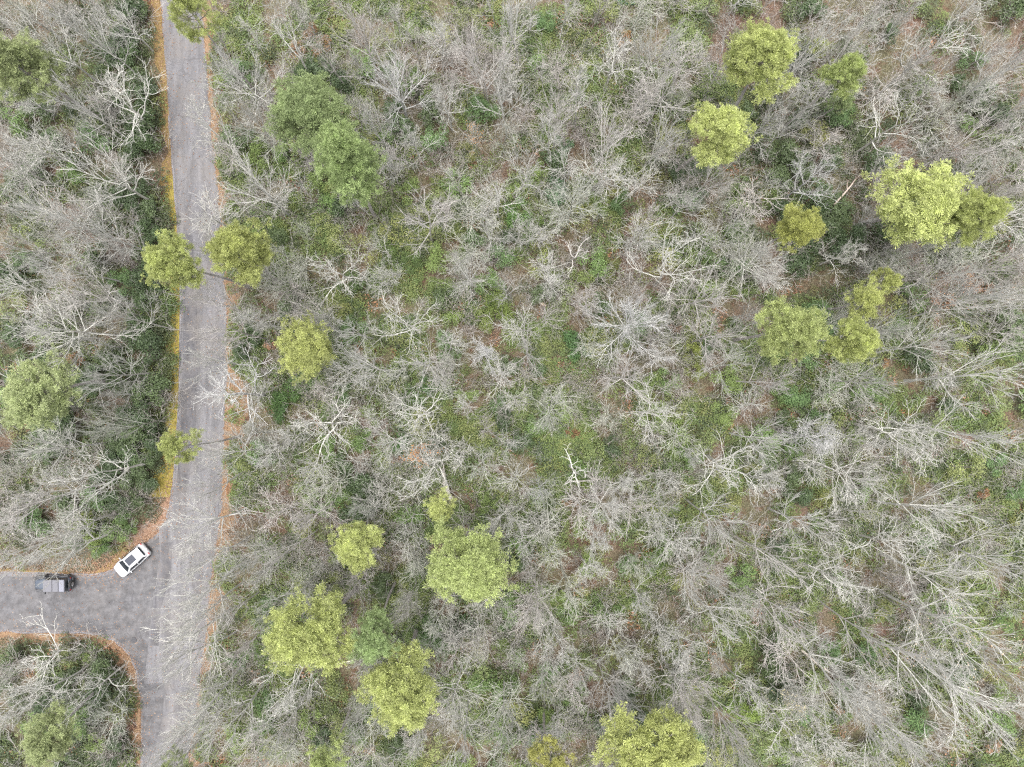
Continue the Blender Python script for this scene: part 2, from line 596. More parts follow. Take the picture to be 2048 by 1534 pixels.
# ------------------------------------------------------------------ tube and leaf builders
def tubes(P, Rad, k):
    """P (N, S, 3), Rad (N, S) -> verts, quads"""
    N, S, _ = P.shape
    d = P[:, -1] - P[:, 0]
    d /= np.linalg.norm(d, axis=1)[:, None] + 1e-9
    ref = np.where(np.abs(d[:, 2:3]) > 0.9, np.array([[1.0, 0, 0]]), np.array([[0, 0, 1.0]]))
    u = np.cross(d, ref)
    u /= np.linalg.norm(u, axis=1)[:, None] + 1e-9
    w = np.cross(d, u)
    a = np.arange(k) * 2 * math.pi / k
    ring = u[:, None, :] * np.cos(a)[None, :, None] + w[:, None, :] * np.sin(a)[None, :, None]
    V = P[:, :, None, :] + ring[:, None, :, :] * Rad[:, :, None, None]
    base = (np.arange(N) * S * k)[:, None, None] + (np.arange(S - 1) * k)[None, :, None] + np.arange(k)[None, None, :]
    nxt = (np.arange(N) * S * k)[:, None, None] + (np.arange(S - 1) * k)[None, :, None] + ((np.arange(k) + 1) % k)[None, None, :]
    q = np.stack([base, nxt, nxt + k, base + k], -1).reshape(-1, 4)
    return V.reshape(-1, 3), q


def join_tubes(parts):
    vs, fs, off = [], [], 0
    for v, q in parts:
        vs.append(v)
        fs.append(q + off)
        off += len(v)
    return np.concatenate(vs), np.concatenate(fs)


def unit(v):
    return v / (np.linalg.norm(v, axis=-1, keepdims=True) + 1e-9)


def grow(rng, p0, d0, L, r0, r1, S, wig, up):
    """N branches of S segments; p0 d0 (N,3); L r0 r1 (N,)"""
    N = len(p0)
    P = np.zeros((N, S + 1, 3))
    P[:, 0] = p0
    d = unit(d0)
    for i in range(S):
        d = unit(d + rng.normal(0, wig, (N, 3)) + np.array([0, 0, up]))
        P[:, i + 1] = P[:, i] + d * (L / S)[:, None]
    t = np.linspace(0, 1, S + 1)[None]
    return P, r0[:, None] * (1 - t) + r1[:, None] * t


def sprout(rng, P, Rad, L, m, t0, t1, ang, ratio, S, wig, up, rk, rmax, tip=0.3, out=None):
    """m children on each of N parents"""
    N, S1, _ = P.shape
    S0 = S1 - 1
    t = t0 + (t1 - t0) * (np.arange(m)[None] + rng.uniform(0.1, 0.9, (N, m))) / m
    f = np.clip(t * S0, 0, S0 - 1e-4)
    i = f.astype(int)
    a = (f - i)[..., None]
    rows = np.arange(N)[:, None]
    pos = P[rows, i] * (1 - a) + P[rows, i + 1] * a
    tan = unit(P[rows, i + 1] - P[rows, i])
    rad = Rad[rows, i] * (1 - a[..., 0]) + Rad[rows, i + 1] * a[..., 0]
    ref = np.where(np.abs(tan[..., 2:3]) > 0.9, np.array([1.0, 0, 0]), np.array([0, 0, 1.0]))
    u = unit(np.cross(tan, ref))
    w = np.cross(tan, u)
    az = np.arange(m)[None] * 2.4 + rng.uniform(0, 6.28, (N, 1)) + rng.normal(0, .5, (N, m))
    an = rng.normal(ang, ang * .25, (N, m))
    d = tan * np.cos(an)[..., None] + (u * np.cos(az)[..., None] + w * np.sin(az)[..., None]) * np.sin(an)[..., None]
    d[..., 2] = np.where(d[..., 2] < -0.1, -0.3 * d[..., 2], d[..., 2])
    LL = L[:, None] * ratio * (1.15 - tip * t * 1.6) * rng.uniform(.65, 1.3, (N, m))
    LL = np.maximum(LL, 0.2)
    r0 = np.minimum(rad * rk, rmax)
    p0, d0 = pos.reshape(-1, 3), d.reshape(-1, 3)
    LL, r0 = LL.ravel(), r0.ravel()
    Pc, Rc = grow(rng, p0, d0, LL, r0, r0 * .45, S, wig, up)
    return Pc, Rc, LL


def leaf_quads(rng, C, Nrm, size, asp=0.55):
    """rhombic leaves: centres C (N,3), facing Nrm, size (N,) -> verts, quads"""
    N = len(C)
    nrm = unit(Nrm)
    t = unit(np.cross(nrm, unit(rng.normal(0, 1, (N, 3)))))
    b = np.cross(nrm, t)
    s = size[:, None]
    V = np.stack([C - t * s * .5, C + b * s * asp * .5 + nrm * s * .08, C + t * s * .5, C - b * s * asp * .5 + nrm * s * .08], 1)
    q = np.arange(N * 4).reshape(N, 4)
    return V.reshape(-1, 3), q


# ------------------------------------------------------------------ bare trees
BT = {
    # limbs, limb angle, limb len ratio, wiggle, up, n branch, n sub, n twig
    'oak':   dict(fork=.42, nl=(6, 8), ang=(.75, 1.15), ll=.40, wig=.20, up=.05, m=(8, 5, 2), br=(.50, .52, .66), bw=(.26, .26, .20), sa=.85, rt=.22, rl=.10, H=15.0),
    'maple': dict(fork=.40, nl=(9, 12), ang=(.45, 1.0), ll=.42, wig=.09, up=.045, m=(8, 5, 2), br=(.48, .50, .64), bw=(.08, .09, .08), sa=.62, rt=.20, rl=.085, H=16.0),
    'slim':  dict(fork=.35, nl=(11, 14), ang=(.5, .9), ll=.22, wig=.10, up=.05, m=(6, 4, 3), br=(.50, .52, .66), bw=(.12, .14, .12), sa=.65, rt=.11, rl=.045, H=12.0),
    'beech': dict(fork=.45, nl=(8, 10), ang=(.30, .80), ll=.44, wig=.06, up=.03, m=(7, 5, 2), br=(.44, .50, .60), bw=(.08, .09, .08), sa=.52, rt=.25, rl=.115, H=20.0),
    'star':  dict(fork=.55, nl=(17, 19), ang=(.35, 1.5), ll=.34, wig=.07, up=.025, m=(7, 5, 3), br=(.46, .50, .62), bw=(.08, .09, .08), sa=.60, rt=.18, rl=.055, H=15.0),
    'dense': dict(fork=.50, nl=(11, 12), ang=(.5, 1.25), ll=.24, wig=.20, up=.02, m=(8, 6, 4), br=(.5, .5, .6), bw=(.24, .26, .24), sa=.9, rt=.17, rl=.06, H=14.0),
    'snag':  dict(fork=.55, nl=(5, 6), ang=(.6, 1.2), ll=.30, wig=.26, up=.02, m=(4, 3, 0), br=(.45, .5, .6), bw=(.28, .28, .2), sa=.8, rt=.22, rl=.12, H=11.0),
}


def make_bare(kind, seed):
    """returns dict(trunk=mesh, limbs=[(mesh, twigs mesh or None)], R=crown radius, H=height)"""
    rng = np.random.default_rng(seed)
    c = BT[kind]
    H = c['H']
    z = np.zeros
    # trunk, continued by a leader through the crown
    S = 9
    top = H * (.78 if kind in ('maple', 'slim', 'dense', 'beech') else .70 if kind == 'star' else .62)
    P, Rd = grow(rng, z((1, 3)), np.array([[0, 0, 1.0]]), np.array([top]), np.array([c['rt']]), np.array([c['rt'] * .32]), S, .035 if kind != 'oak' else .075, .05)
    Rd[:, 0] *= 1.35
    trunk = tubes(P, Rd, 9)
    trunk_me = mesh_np('trunk', trunk[0], [trunk[1]], M['bark'], True)
    nl = int(rng.integers(*c['nl']))
    limbs, rmax, zmax, cen = [], 0, 0, []
    for j in range(nl):
        f = c['fork'] + (1 - c['fork']) * (j + rng.uniform(.2, .8)) / nl
        if j >= nl - 2:
            f = 1.0
        k = min(f * S, S - 1e-3)
        i = int(k)
        a = k - i
        p0 = P[0, i] * (1 - a) + P[0, i + 1] * a
        r_here = Rd[0, i] * (1 - a) + Rd[0, i + 1] * a
        tt = (j / max(nl - 1, 1))
        ang = c['ang'][1] + (c['ang'][0] - c['ang'][1]) * tt + rng.normal(0, .12)
        if j >= nl - 2:
            ang = rng.uniform(.12, .4)
        az = j * 2.4 + rng.normal(0, .35)
        d0 = np.array([[math.sin(ang) * math.cos(az), math.sin(ang) * math.sin(az), math.cos(ang)]])
        L = np.array([H * c['ll'] * (1.12 - .35 * tt) * rng.uniform(.75, 1.2)])
        r0 = np.array([min(c['rl'] * rng.uniform(.8, 1.2), r_here * .85)])
        LP, LR = grow(rng, p0[None], d0, L, r0, r0 * .30, 8, c['wig'] * .8, c['up'])
        parts = [tubes(LP, LR, 6)]
        B, BR, BL = sprout(rng, LP, LR, L, c['m'][0], .18, 1.0, c['sa'], c['br'][0], 5, c['bw'][0] * .8, c['up'], .72, .05, .3)
        BR = np.maximum(BR, .018 if kind == 'slim' else .04 if kind == 'beech' else .025)
        parts.append(tubes(B, BR, 4))
        tw = []
        C2, C2R, C2L = sprout(rng, B, BR, BL, c['m'][1], .15, 1.0, c['sa'] * .9, c['br'][1], 4, c['bw'][1] * .8, c['up'], .78, .036, .3)
        if kind in ('oak', 'snag'):
            parts.append(tubes(C2, np.maximum(C2R, .021 if kind == 'beech' else .018 if kind != 'slim' else .013), 3))
        else:
            tw.append(tubes(C2, np.maximum(C2R, .021 if kind == 'beech' else .018 if kind != 'slim' else .013), 3))
        ends = [B, C2]
        cen.append(C2.reshape(-1, 3).mean(0))
        if c['m'][2]:
            T, TR, TL = sprout(rng, C2, C2R, C2L, c['m'][2], .15, 1.0, c['sa'] * .8, c['br'][2], 2, c['bw'][2], c['up'], .8, .022, .3)
            tw.append(tubes(T, np.maximum(TR, .012 if kind == 'beech' else .0105), 3))
            ends.append(T)
        v, q = join_tubes(parts)
        lm = mesh_np('limb', v, [q], M['limb_bark'], True)
        tm, tips = None, None
        if tw:
            v, q = join_tubes(tw)
            tm = mesh_np('twig_spray', v, [q], M['twig_bark'])
            tips = T[:, -1]
            for E in ends:
                rr_ = np.hypot(E[..., 0], E[..., 1])
                rmax = max(rmax, float(np.percentile(rr_, 92)))
                zmax = max(zmax, float(np.percentile(E[..., 2], 98)))
        else:
            rmax = max(rmax, float(np.percentile(np.hypot(B[..., 0], B[..., 1]), 90)))
            zmax = max(zmax, float(B[..., 2].max()))
        limbs.append((lm, tm, tips))
    return dict(kind=kind, trunk=trunk_me, limbs=limbs, R=rmax, H=zmax, C=np.mean(cen, 0))


BARE = {}
for kind, n in (('oak', 7), ('maple', 8), ('slim', 5), ('beech', 6), ('star', 3), ('dense', 1), ('snag', 2)):
    BARE[kind] = [make_bare(kind, 100 + 17 * i + len(kind) * 1000) for i in range(n)]


def leaf_spray_mesh(limb, seed, share=0.6, size=.17):
    rng = np.random.default_rng(seed)
    tips = limb[2]
    t = tips[rng.random(len(tips)) < share]
    v, q = leaf_quads(rng, t + rng.normal(0, .06, t.shape), rng.normal(0, 1, t.shape) + [0, 0, .8], rng.uniform(size * .7, size * 1.3, len(t)), .7)
    return mesh_np('dry_leaves', v, [q], M['dry_leaf'], attr={'rnd': rng.random(len(q))})


TREES = []      # records for the labels: dict(o, px, py, kind, r)


def place_bare(kind, px, py, rpx, tint, H=None, var=None, rot=None, leaves=None):
    """crown centre at photograph pixel (px, py), crown radius rpx"""
    v = BARE[kind][var if var is not None else random.randrange(len(BARE[kind]))]
    H = H or {'oak': 15, 'maple': 16.5, 'slim': 12, 'beech': 19, 'star': 15.5, 'dense': 14, 'snag': 10}[kind] * random.uniform(.9, 1.12)
    for _ in range(14):
        zc = H * .80
        x, y = W(px, py, zc)
        if road_dist([(x, y)])[0] > 0.9:
            break
        H *= .92
    else:
        return None
    rm = rpx / PXM * (CAM_H - zc) / CAM_H
    sxy = rm / v['R'] * 1.16
    sz = H / v['H']
    o = link('bare_tree', None)
    o.empty_display_size = .5
    o.location = (x, y, float(ground_z([(x, y)])[0]) - .08)
    o.rotation_euler = (random.gauss(0, .03), random.gauss(0, .03), rot if rot is not None else random.uniform(0, 6.28))
    o.scale = (sxy, sxy, sz)
    a, c = o.rotation_euler[2], v['C']
    x -= sxy * (c[0] * math.cos(a) - c[1] * math.sin(a))
    y -= sxy * (c[0] * math.sin(a) + c[1] * math.cos(a))
    o.location = (x, y, float(ground_z([(x, y)])[0]) - .08)
    tr, li, tw = tint
    if kind == 'beech':
        tr, tw = li, tuple(c_ * .93 for c_ in li)
    link('trunk', v['trunk'], o, tr)
    for k, l in enumerate(v['limbs']):
        p = link('limb', l[0], o, li)
        if l[1] is not None:
            link('twig_spray', l[1], p, tw)['kind'] = 'stuff'
        if leaves and l[2] is not None:
            link('dry_leaves', leaf_spray_mesh(l, k + 31, leaves[0]), p, leaves[1])['kind'] = 'stuff'
    rec = dict(o=o, px=px, py=py, kind=kind, r=rpx, tint=tint, H=H, base=(x, y), leaves=bool(leaves))
    TREES.append(rec)
    return rec


# tints: trunk, limb, twig
PALE = ((.54, .52, .475), (.57, .56, .515), (.46, .45, .415))
GREY = ((.44, .425, .39), (.515, .505, .47), (.42, .415, .38))
PINK = ((.40, .375, .345), (.50, .475, .445), (.42, .39, .365))
GREEN = ((.24, .24, .20), (.51, .515, .455), (.41, .415, .355))
ASH = ((.38, .37, .37), (.52, .515, .50), (.475, .47, .455))
TINT_NAME = {id(PALE): 'pale', id(GREY): 'grey', id(PINK): 'pinkish grey', id(GREEN): 'greenish grey', id(ASH): 'ash grey'}
x_ = 'star'
o_, m_, s_, d_, g_ = 'oak', 'maple', 'slim', 'dense', 'snag'
LIST = [
    # strip across the road from the big wood
    (m_, 60, 60, 70, PALE), (m_, 165, 48, 66, GREY), (m_, 238, 42, 52, GREY), (o_, 222, 190, 92, PALE), (m_, 180, 335, 95, PALE), (o_, 38, 275, 66, PALE),
    (m_, 62, 415, 80, PALE), (m_, 152, 445, 82, GREY), (x_, 88, 655, 112, PALE), (m_, 150, 590, 70, PINK), (m_, 205, 640, 60, GREY), (m_, 185, 745, 60, GREY),
    (o_, 165, 965, 82, PALE), (m_, 48, 1000, 74, PINK), (o_, 100, 1075, 62, PALE), (o_, 92, 1112, 74, PALE), (m_, 60, 905, 62, GREY), (m_, 190, 860, 56, GREEN), (m_, 210, 470, 52, GREY),
    (o_, 62, 1330, 86, PALE), (o_, 150, 1405, 64, PALE), (o_, 28, 1430, 70, PALE), (m_, 212, 1450, 46, GREEN), (m_, 100, 535, 62, GREY), (m_, 10, 560, 70, PALE),
    (m_, 130, 195, 56, GREY), (m_, 20, 1120, 66, PALE), (m_, 18, 480, 60, GREY), (m_, 30, 1210, 80, GREY),
    # beside the road
    (x_, 455, 145, 92, PALE), (o_, 395, 235, 66, PALE), (m_, 490, 235, 50, GREY), (m_, 490, 352, 82, GREY), (o_, 548, 30, 70, PALE), (o_, 640, 75, 55, PINK),
    (d_, 505, 640, 40, GREY), (o_, 652, 530, 92, PALE), (o_, 460, 785, 104, ASH), (m_, 428, 915, 70, PALE), (m_, 440, 655, 66, PINK), (o_, 640, 860, 104, PALE),
    (x_, 605, 1040, 72, PINK), (m_, 398, 1050, 84, GREY), (m_, 388, 1190, 80, PALE), (m_, 358, 1290, 80, PALE), (m_, 372, 1425, 74, GREY), (m_, 470, 1130, 60, GREY),
    (o_, 528, 1225, 56, GREEN), (o_, 560, 1400, 90, PALE), (s_, 480, 1305, 44, PINK), (m_, 610, 945, 50, GREY), (s_, 522, 905, 44, GREY), (m_, 590, 610, 60, PINK),
    (m_, 420, 490, 60, GREY), (m_, 560, 1110, 50, PINK), (m_, 330, 1520, 60, GREY),
    (m_, 420, 600, 58, PINK), (m_, 408, 722, 60, GREY), (m_, 400, 985, 62, GREY), (m_, 392, 1120, 70, GREY), (m_, 376, 1245, 70, PALE), (m_, 356, 1352, 70, GREY), (m_, 384, 1492, 64, PALE), (m_, 436, 1250, 50, PINK), (m_, 410, 1380, 50, GREY),
    # middle of the wood, upper part
    (m_, 790, 145, 84, ASH), (m_, 958, 105, 78, PINK), (m_, 1030, 20, 74, GREY), (m_, 738, 232, 54, GREY), (o_, 1230, 85, 74, PALE), (m_, 1340, 155, 62, PINK),
    (s_, 1160, 170, 52, GREY), (s_, 880, 185, 46, GREY), (m_, 1010, 195, 62, GREY), (m_, 1118, 225, 54, PINK), (m_, 1220, 262, 84, PINK), (m_, 1332, 262, 60, GREY),
    (o_, 1222, 335, 76, PALE), (o_, 1048, 335, 64, GREY), (s_, 1102, 262, 44, GREY), (m_, 840, 428, 74, PINK), (s_, 772, 330, 42, GREY), (o_, 1000, 375, 66, PALE),
    (m_, 1150, 385, 60, GREEN), (s_, 822, 270, 46, GREY), (o_, 985, 450, 60, PALE), (s_, 1288, 165, 44, PINK), (m_, 1330, 60, 62, GREY), (s_, 880, 60, 46, GREY), (m_, 715, 40, 56, PINK),
    # middle of the wood
    (o_, 790, 640, 82, PALE), (x_, 930, 545, 58, PALE), (o_, 1010, 570, 48, GREY), (o_, 1340, 520, 92, PALE), (x_, 1275, 655, 100, ASH), (m_, 1262, 750, 72, PINK),
    (s_, 1180, 605, 42, PINK), (s_, 900, 690, 44, GREY), (m_, 850, 715, 62, GREY), (m_, 1060, 705, 58, PINK), (m_, 730, 735, 72, GREY), (o_, 825, 830, 84, PALE),
    (m_, 765, 895, 56, PALE), (x_, 1112, 825, 58, GREEN), (o_, 1310, 830, 74, PALE), (o_, 1030, 890, 48, GREY), (o_, 855, 955, 84, PALE), (o_, 960, 940, 64, GREEN),
    (g_, 1160, 950, 46, PALE), (m_, 1078, 1000, 44, ASH), (x_, 1215, 1025, 80, PALE), (s_, 1262, 975, 44, GREY), (m_, 1330, 1025, 62, GREY), (s_, 640, 640, 36, GREY), (s_, 1290, 475, 42, GREY),
    (m_, 1420, 590, 74, PINK), (s_, 972, 705, 42, ASH), (m_, 1440, 665, 60, PINK), (g_, 1152, 500, 44, PINK), (m_, 1462, 475, 54, GREY), (m_, 700, 660, 50, GREY),
    # the side away from the road
    (o_, 1920, 62, 98, PALE), (o_, 1815, 220, 98, PALE), (o_, 1650, 345, 78, ASH), (m_, 1605, 218, 50, GREY), (x_, 1540, 512, 76, PALE), (m_, 1660, 55, 72, GREY),
    (m_, 1990, 250, 74, PINK), (m_, 2015, 400, 60, PINK), (m_, 1450, 335, 74, PINK), (m_, 1740, 60, 62, PINK), (m_, 1900, 545, 66, GREY), (m_, 1985, 600, 72, GREY),
    (m_, 1900, 690, 72, PALE), (m_, 1800, 650, 56, GREY), (m_, 1460, 725, 62, GREEN), (m_, 1545, 765, 52, PINK), (d_, 1650, 872, 58, ASH), (m_, 1760, 765, 62, GREY),
    (o_, 1850, 880, 94, PALE), (m_, 2010, 760, 84, PALE), (m_, 1985, 870, 94, PALE), (o_, 1455, 940, 94, PALE), (x_, 1722, 960, 90, PALE), (m_, 1905, 1045, 84, PALE),
    (s_, 1545, 965, 48, GREY), (m_, 1640, 1062, 70, GREY), (o_, 1800, 1105, 84, PALE), (m_, 1560, 1125, 72, PINK), (m_, 1450, 1045, 60, GREY), (m_, 1420, 1190, 62, GREY),
    (m_, 1580, 1240, 72, PINK), (m_, 1905, 1185, 84, PALE), (o_, 1705, 1175, 84, PALE), (m_, 1450, 1255, 70, GREY), (x_, 1380, 1400, 86, PINK), (s_, 1250, 1330, 50, GREEN),
    (s_, 1370, 1310, 50, GREY), (m_, 1690, 1375, 86, PALE), (o_, 1600, 1480, 86, PALE), (m_, 1900, 1375, 120, PALE), (m_, 2010, 1440, 100, PALE), (m_, 1800, 1480, 80, GREY),
    (m_, 1480, 1480, 62, PINK), (s_, 1290, 1215, 46, GREY), (m_, 2020, 1130, 80, GREY), (m_, 2030, 130, 60, GREY), (m_, 2035, 520, 60, PINK), (m_, 1550, 880, 60, GREY),
    (s_, 1850, 1525, 58, PALE), (s_, 2035, 1335, 60, PALE), (s_, 1765, 1440, 56, GREY),
    # middle of the wood, lower part
    (o_, 1180, 1170, 66, PALE), (s_, 1122, 1305, 46, GREY), (x_, 1160, 1365, 52, PALE), (m_, 1090, 1400, 48, PALE), (x_, 898, 1420, 80, PALE), (m_, 920, 1500, 64, GREY),
    (s_, 830, 1495, 40, GREY), (o_, 958, 1310, 54, PALE), (m_, 800, 1240, 48, PINK), (s_, 870, 1262, 42, GREEN), (m_, 1080, 1220, 54, PINK), (o_, 1050, 1105, 62, GREY),
    (m_, 700, 1430, 50, GREY), (m_, 1010, 1470, 54, GREY), (m_, 450, 1470, 64, GREY), (m_, 540, 1490, 60, GREY), (m_, 1230, 1420, 56, PINK), (s_, 700, 1180, 34, PINK),
]
for (k, px, py, r, t) in LIST:
    if k == 'maple' and ((px > 1480 and py > 780) or (340 < px < 470 and py > 600 and random.random() < .6)):
        k = 'beech'
    elif k == 'maple' and random.random() < .45:
        k = 'beech'
    tall = k == 'slim' and px > 1700 and py > 1150       # tall poles in the far lower corner
    place_bare(k, px, py, r, t, H=random.uniform(18, 21) if tall else random.uniform(15, 18) if k == 'beech' and px < 1480 else None)
TAN = (.62, .47, .33)
place_bare('beech', 1955, 1285, 100, PALE, leaves=(.5, TAN))
place_bare('beech', 1790, 1300, 66, PINK, leaves=(.45, TAN))
place_bare('maple', 1930, 590, 76, PINK, leaves=(.22, (.60, .30, .17)))
place_bare('slim', 840, 905, 36, GREY, leaves=(.55, (.55, .24, .06)), H=11)
place_bare('slim', 948, 262, 26, GREY, leaves=(.4, (.55, .28, .07)), H=10)
place_bare('slim', 1590, 1420, 40, PALE, leaves=(.35, (.62, .56, .34)))
# the wood between them: slender young trees, as many as the gaps hold
tries = 0
while len(TREES) < 298 and tries < 9000:
    tries += 1
    px, py = random.uniform(-40, 2090), random.uniform(-40, 1580)
    if min((abs(px - t['px']) + abs(py - t['py'])) / 1.0 for t in TREES) < 62:
        continue
    x, y = W(px, py, 9)
    if road_dist([(x, y)])[0] < 1.5 or (232 < px < 465 and py < 1000) or (330 < px < 465):
        continue
    if px > 1480 and py > 780 and random.random() < .6:
        continue
    k = random.choice(['slim', 'slim', 'maple', 'oak'])
    place_bare(k, px, py, random.uniform(30, 52), random.choice([GREY, PINK, GREEN, GREY, PALE]), H=random.uniform(8.5, 13.5))

def make_young(seed):
    rng = np.random.default_rng(seed)
    H = 7.5
    P, Rd = grow(rng, np.zeros((1, 3)), np.array([[0, 0, 1.0]]), np.array([H]), np.array([.055]), np.array([.014]), 8, .06, .03)
    v, q = tubes(P, Rd, 6)
    trunk = mesh_np('trunk', v, [q], M['bark'], True)
    B, BR, BL = sprout(rng, P, Rd, np.array([H]), 16, .25, 1.0, .62, .30, 5, .10, .05, .7, .028)
    C, CR, CL = sprout(rng, B, BR, BL, 6, .2, 1.0, .6, .48, 3, .10, .05, .75, .018)
    T, TR, TL = sprout(rng, C, CR, CL, 3, .2, 1.0, .6, .62, 2, .08, .05, .8, .012)
    v, q = join_tubes([tubes(B, np.maximum(BR, .014), 4), tubes(C, np.maximum(CR, .011), 3), tubes(T, np.maximum(TR, .008), 3)])
    crown = mesh_np('crown', v, [q], M['twig_bark'])
    return dict(trunk=trunk, crown=crown, R=float(np.percentile(np.hypot(C[..., 0], C[..., 1]), 90)), H=H)


YOUNG_SRC = [make_young(900 + i) for i in range(8)]
YOUNG = []
tries = 0
while len(YOUNG) < 250 and tries < 9000:
    tries += 1
    px, py = random.uniform(-20, 2068), random.uniform(-20, 1554)
    H = random.uniform(5.5, 9.5)
    x, y = W(px, py, H * .7)
    if min(abs(px - t['px']) + abs(py - t['py']) for t in TREES) < 26 or any(abs(px - t['px']) + abs(py - t['py']) < 44 for t in YOUNG) or (240 < px < 400 and py < 1040) or (335 < px < 400) or road_dist([(x, y)])[0] < 1.2:
        continue
    if px > 1480 and py > 780 and random.random() < .7:
        continue
    v = random.choice(YOUNG_SRC)
    o = link('bare_sapling', None)
    o.location = (x, y, float(ground_z([(x, y)])[0]) - .04)
    r = random.uniform(26, 46) / PXM * .92 / v['R']
    o.scale = (r, r, H / v['H'])
    o.rotation_euler = (random.gauss(0, .05), random.gauss(0, .05), random.uniform(0, 6.28))
    t = random.choice([GREY, PINK, GREEN, PALE])
    link('trunk', v['trunk'], o, t[0])
    link('crown', v['crown'], o, t[2])
    YOUNG.append(dict(o=o, px=px, py=py, r=r, tint=t, H=H))

# ------------------------------------------------------------------ pines
def make_pine(seed, nb=20, depth=5.5, rad=3.0, H=20.0, dens=1.0):
    rng = np.random.default_rng(seed)
    S = 8
    P, Rd = grow(rng, np.zeros((1, 3)), np.array([[0, 0, 1.0]]), np.array([H * .97]), np.array([.22]), np.array([.05]), S, .03, .06)
    Rd[:, 0] *= 1.3
    v, q = tubes(P, Rd, 8)
    trunk = mesh_np('trunk', v, [q], M['bark'], True)
    branches = []
    for j in range(nb):
        t = (j + rng.uniform(.1, .9)) / nb          # 0 = bottom of crown, 1 = top
        zz = H - depth * (1 - t) - .3
        f = min(zz / (H * .97) * S, S - 1e-3)
        i = int(f)
        p0 = P[0, i] + (P[0, i + 1] - P[0, i]) * (f - i)
        prof = math.sin(math.pi * min(.5 + .5 * t, .97)) ** .55 if t > .35 else .78 + .22 * t / .35
        L = rad * (prof * rng.uniform(.68, 1.12) + .06)
        az = j * 2.4 + rng.normal(0, .4)
        el = -.05 + 1.15 * t ** 1.5 + rng.normal(0, .1)
        d0 = np.array([[math.cos(az) * math.cos(el), math.sin(az) * math.cos(el), math.sin(el)]])
        BP, BR = grow(rng, p0[None], d0, np.array([L]), np.array([.055]), np.array([.015]), 6, .10, .05)
        C, CR, CL = sprout(rng, BP, BR, np.array([L]), 10, .2, 1.0, .95, .50, 3, .12, .07, .7, .025)
        parts = [tubes(BP, BR, 5), tubes(C, CR, 3)]
        v, q = join_tubes(parts)
        bme = mesh_np('branch', v, [q], M['bark'], True)
        # tufts on the shoots
        D, DR, DL = sprout(rng, C, CR, CL, 5, .2, 1.0, .9, .62, 2, .1, .12, .7, .02)
        tip = np.concatenate([C[:, -1], D[:, -1], D[:, 1], BP[:, -1]])
        tip = tip[rng.random(len(tip)) < .60 * dens]
        nn = 26
        N = len(tip)
        dirs = rng.normal(0, 1, (N, nn, 3)) + np.array([0, 0, .6])
        dirs = unit(dirs)
        ln = rng.uniform(.20, .33, (N, nn, 1)) * rng.uniform(.8, 1.2, (N, 1, 1))
        c0 = tip[:, None, :] + dirs * .02
        side = unit(np.cross(dirs, rng.normal(0, 1, (N, nn, 3)))) * rng.uniform(.018, .032, (N, nn, 1))
        V = np.stack([c0, c0 + dirs * ln - side, c0 + dirs * ln * .96 + side], 2)
        tri = np.arange(N * nn * 3).reshape(-1, 3)
        rnd = np.repeat(rng.random(N), nn) * .8 + rng.random(N * nn) * .2
        nme = mesh_np('needles', V.reshape(-1, 3), [tri], M['needles'], attr={'rnd': rnd})
        branches.append((bme, nme))
    return dict(trunk=trunk, branches=branches, R=rad, H=H, C=P[0, int(S * .85)])


PINES = [make_pine(11, 34, 5.5, 3.0), make_pine(12, 40, 8.0, 3.0), make_pine(13, 30, 4.5, 3.0), make_pine(14, 32, 6.5, 3.0, dens=.8), make_pine(15, 20, 5.0, 3.0, dens=.6)]
YEL = (.46, .505, .20)
YGR = (.425, .49, .205)
OLV = (.43, .465, .175)
GRN = (.27, .335, .155)
GOL = (.42, .42, .14)
PGR = (.37, .42, .21)
PTRUNK = (.38, .35, .33)
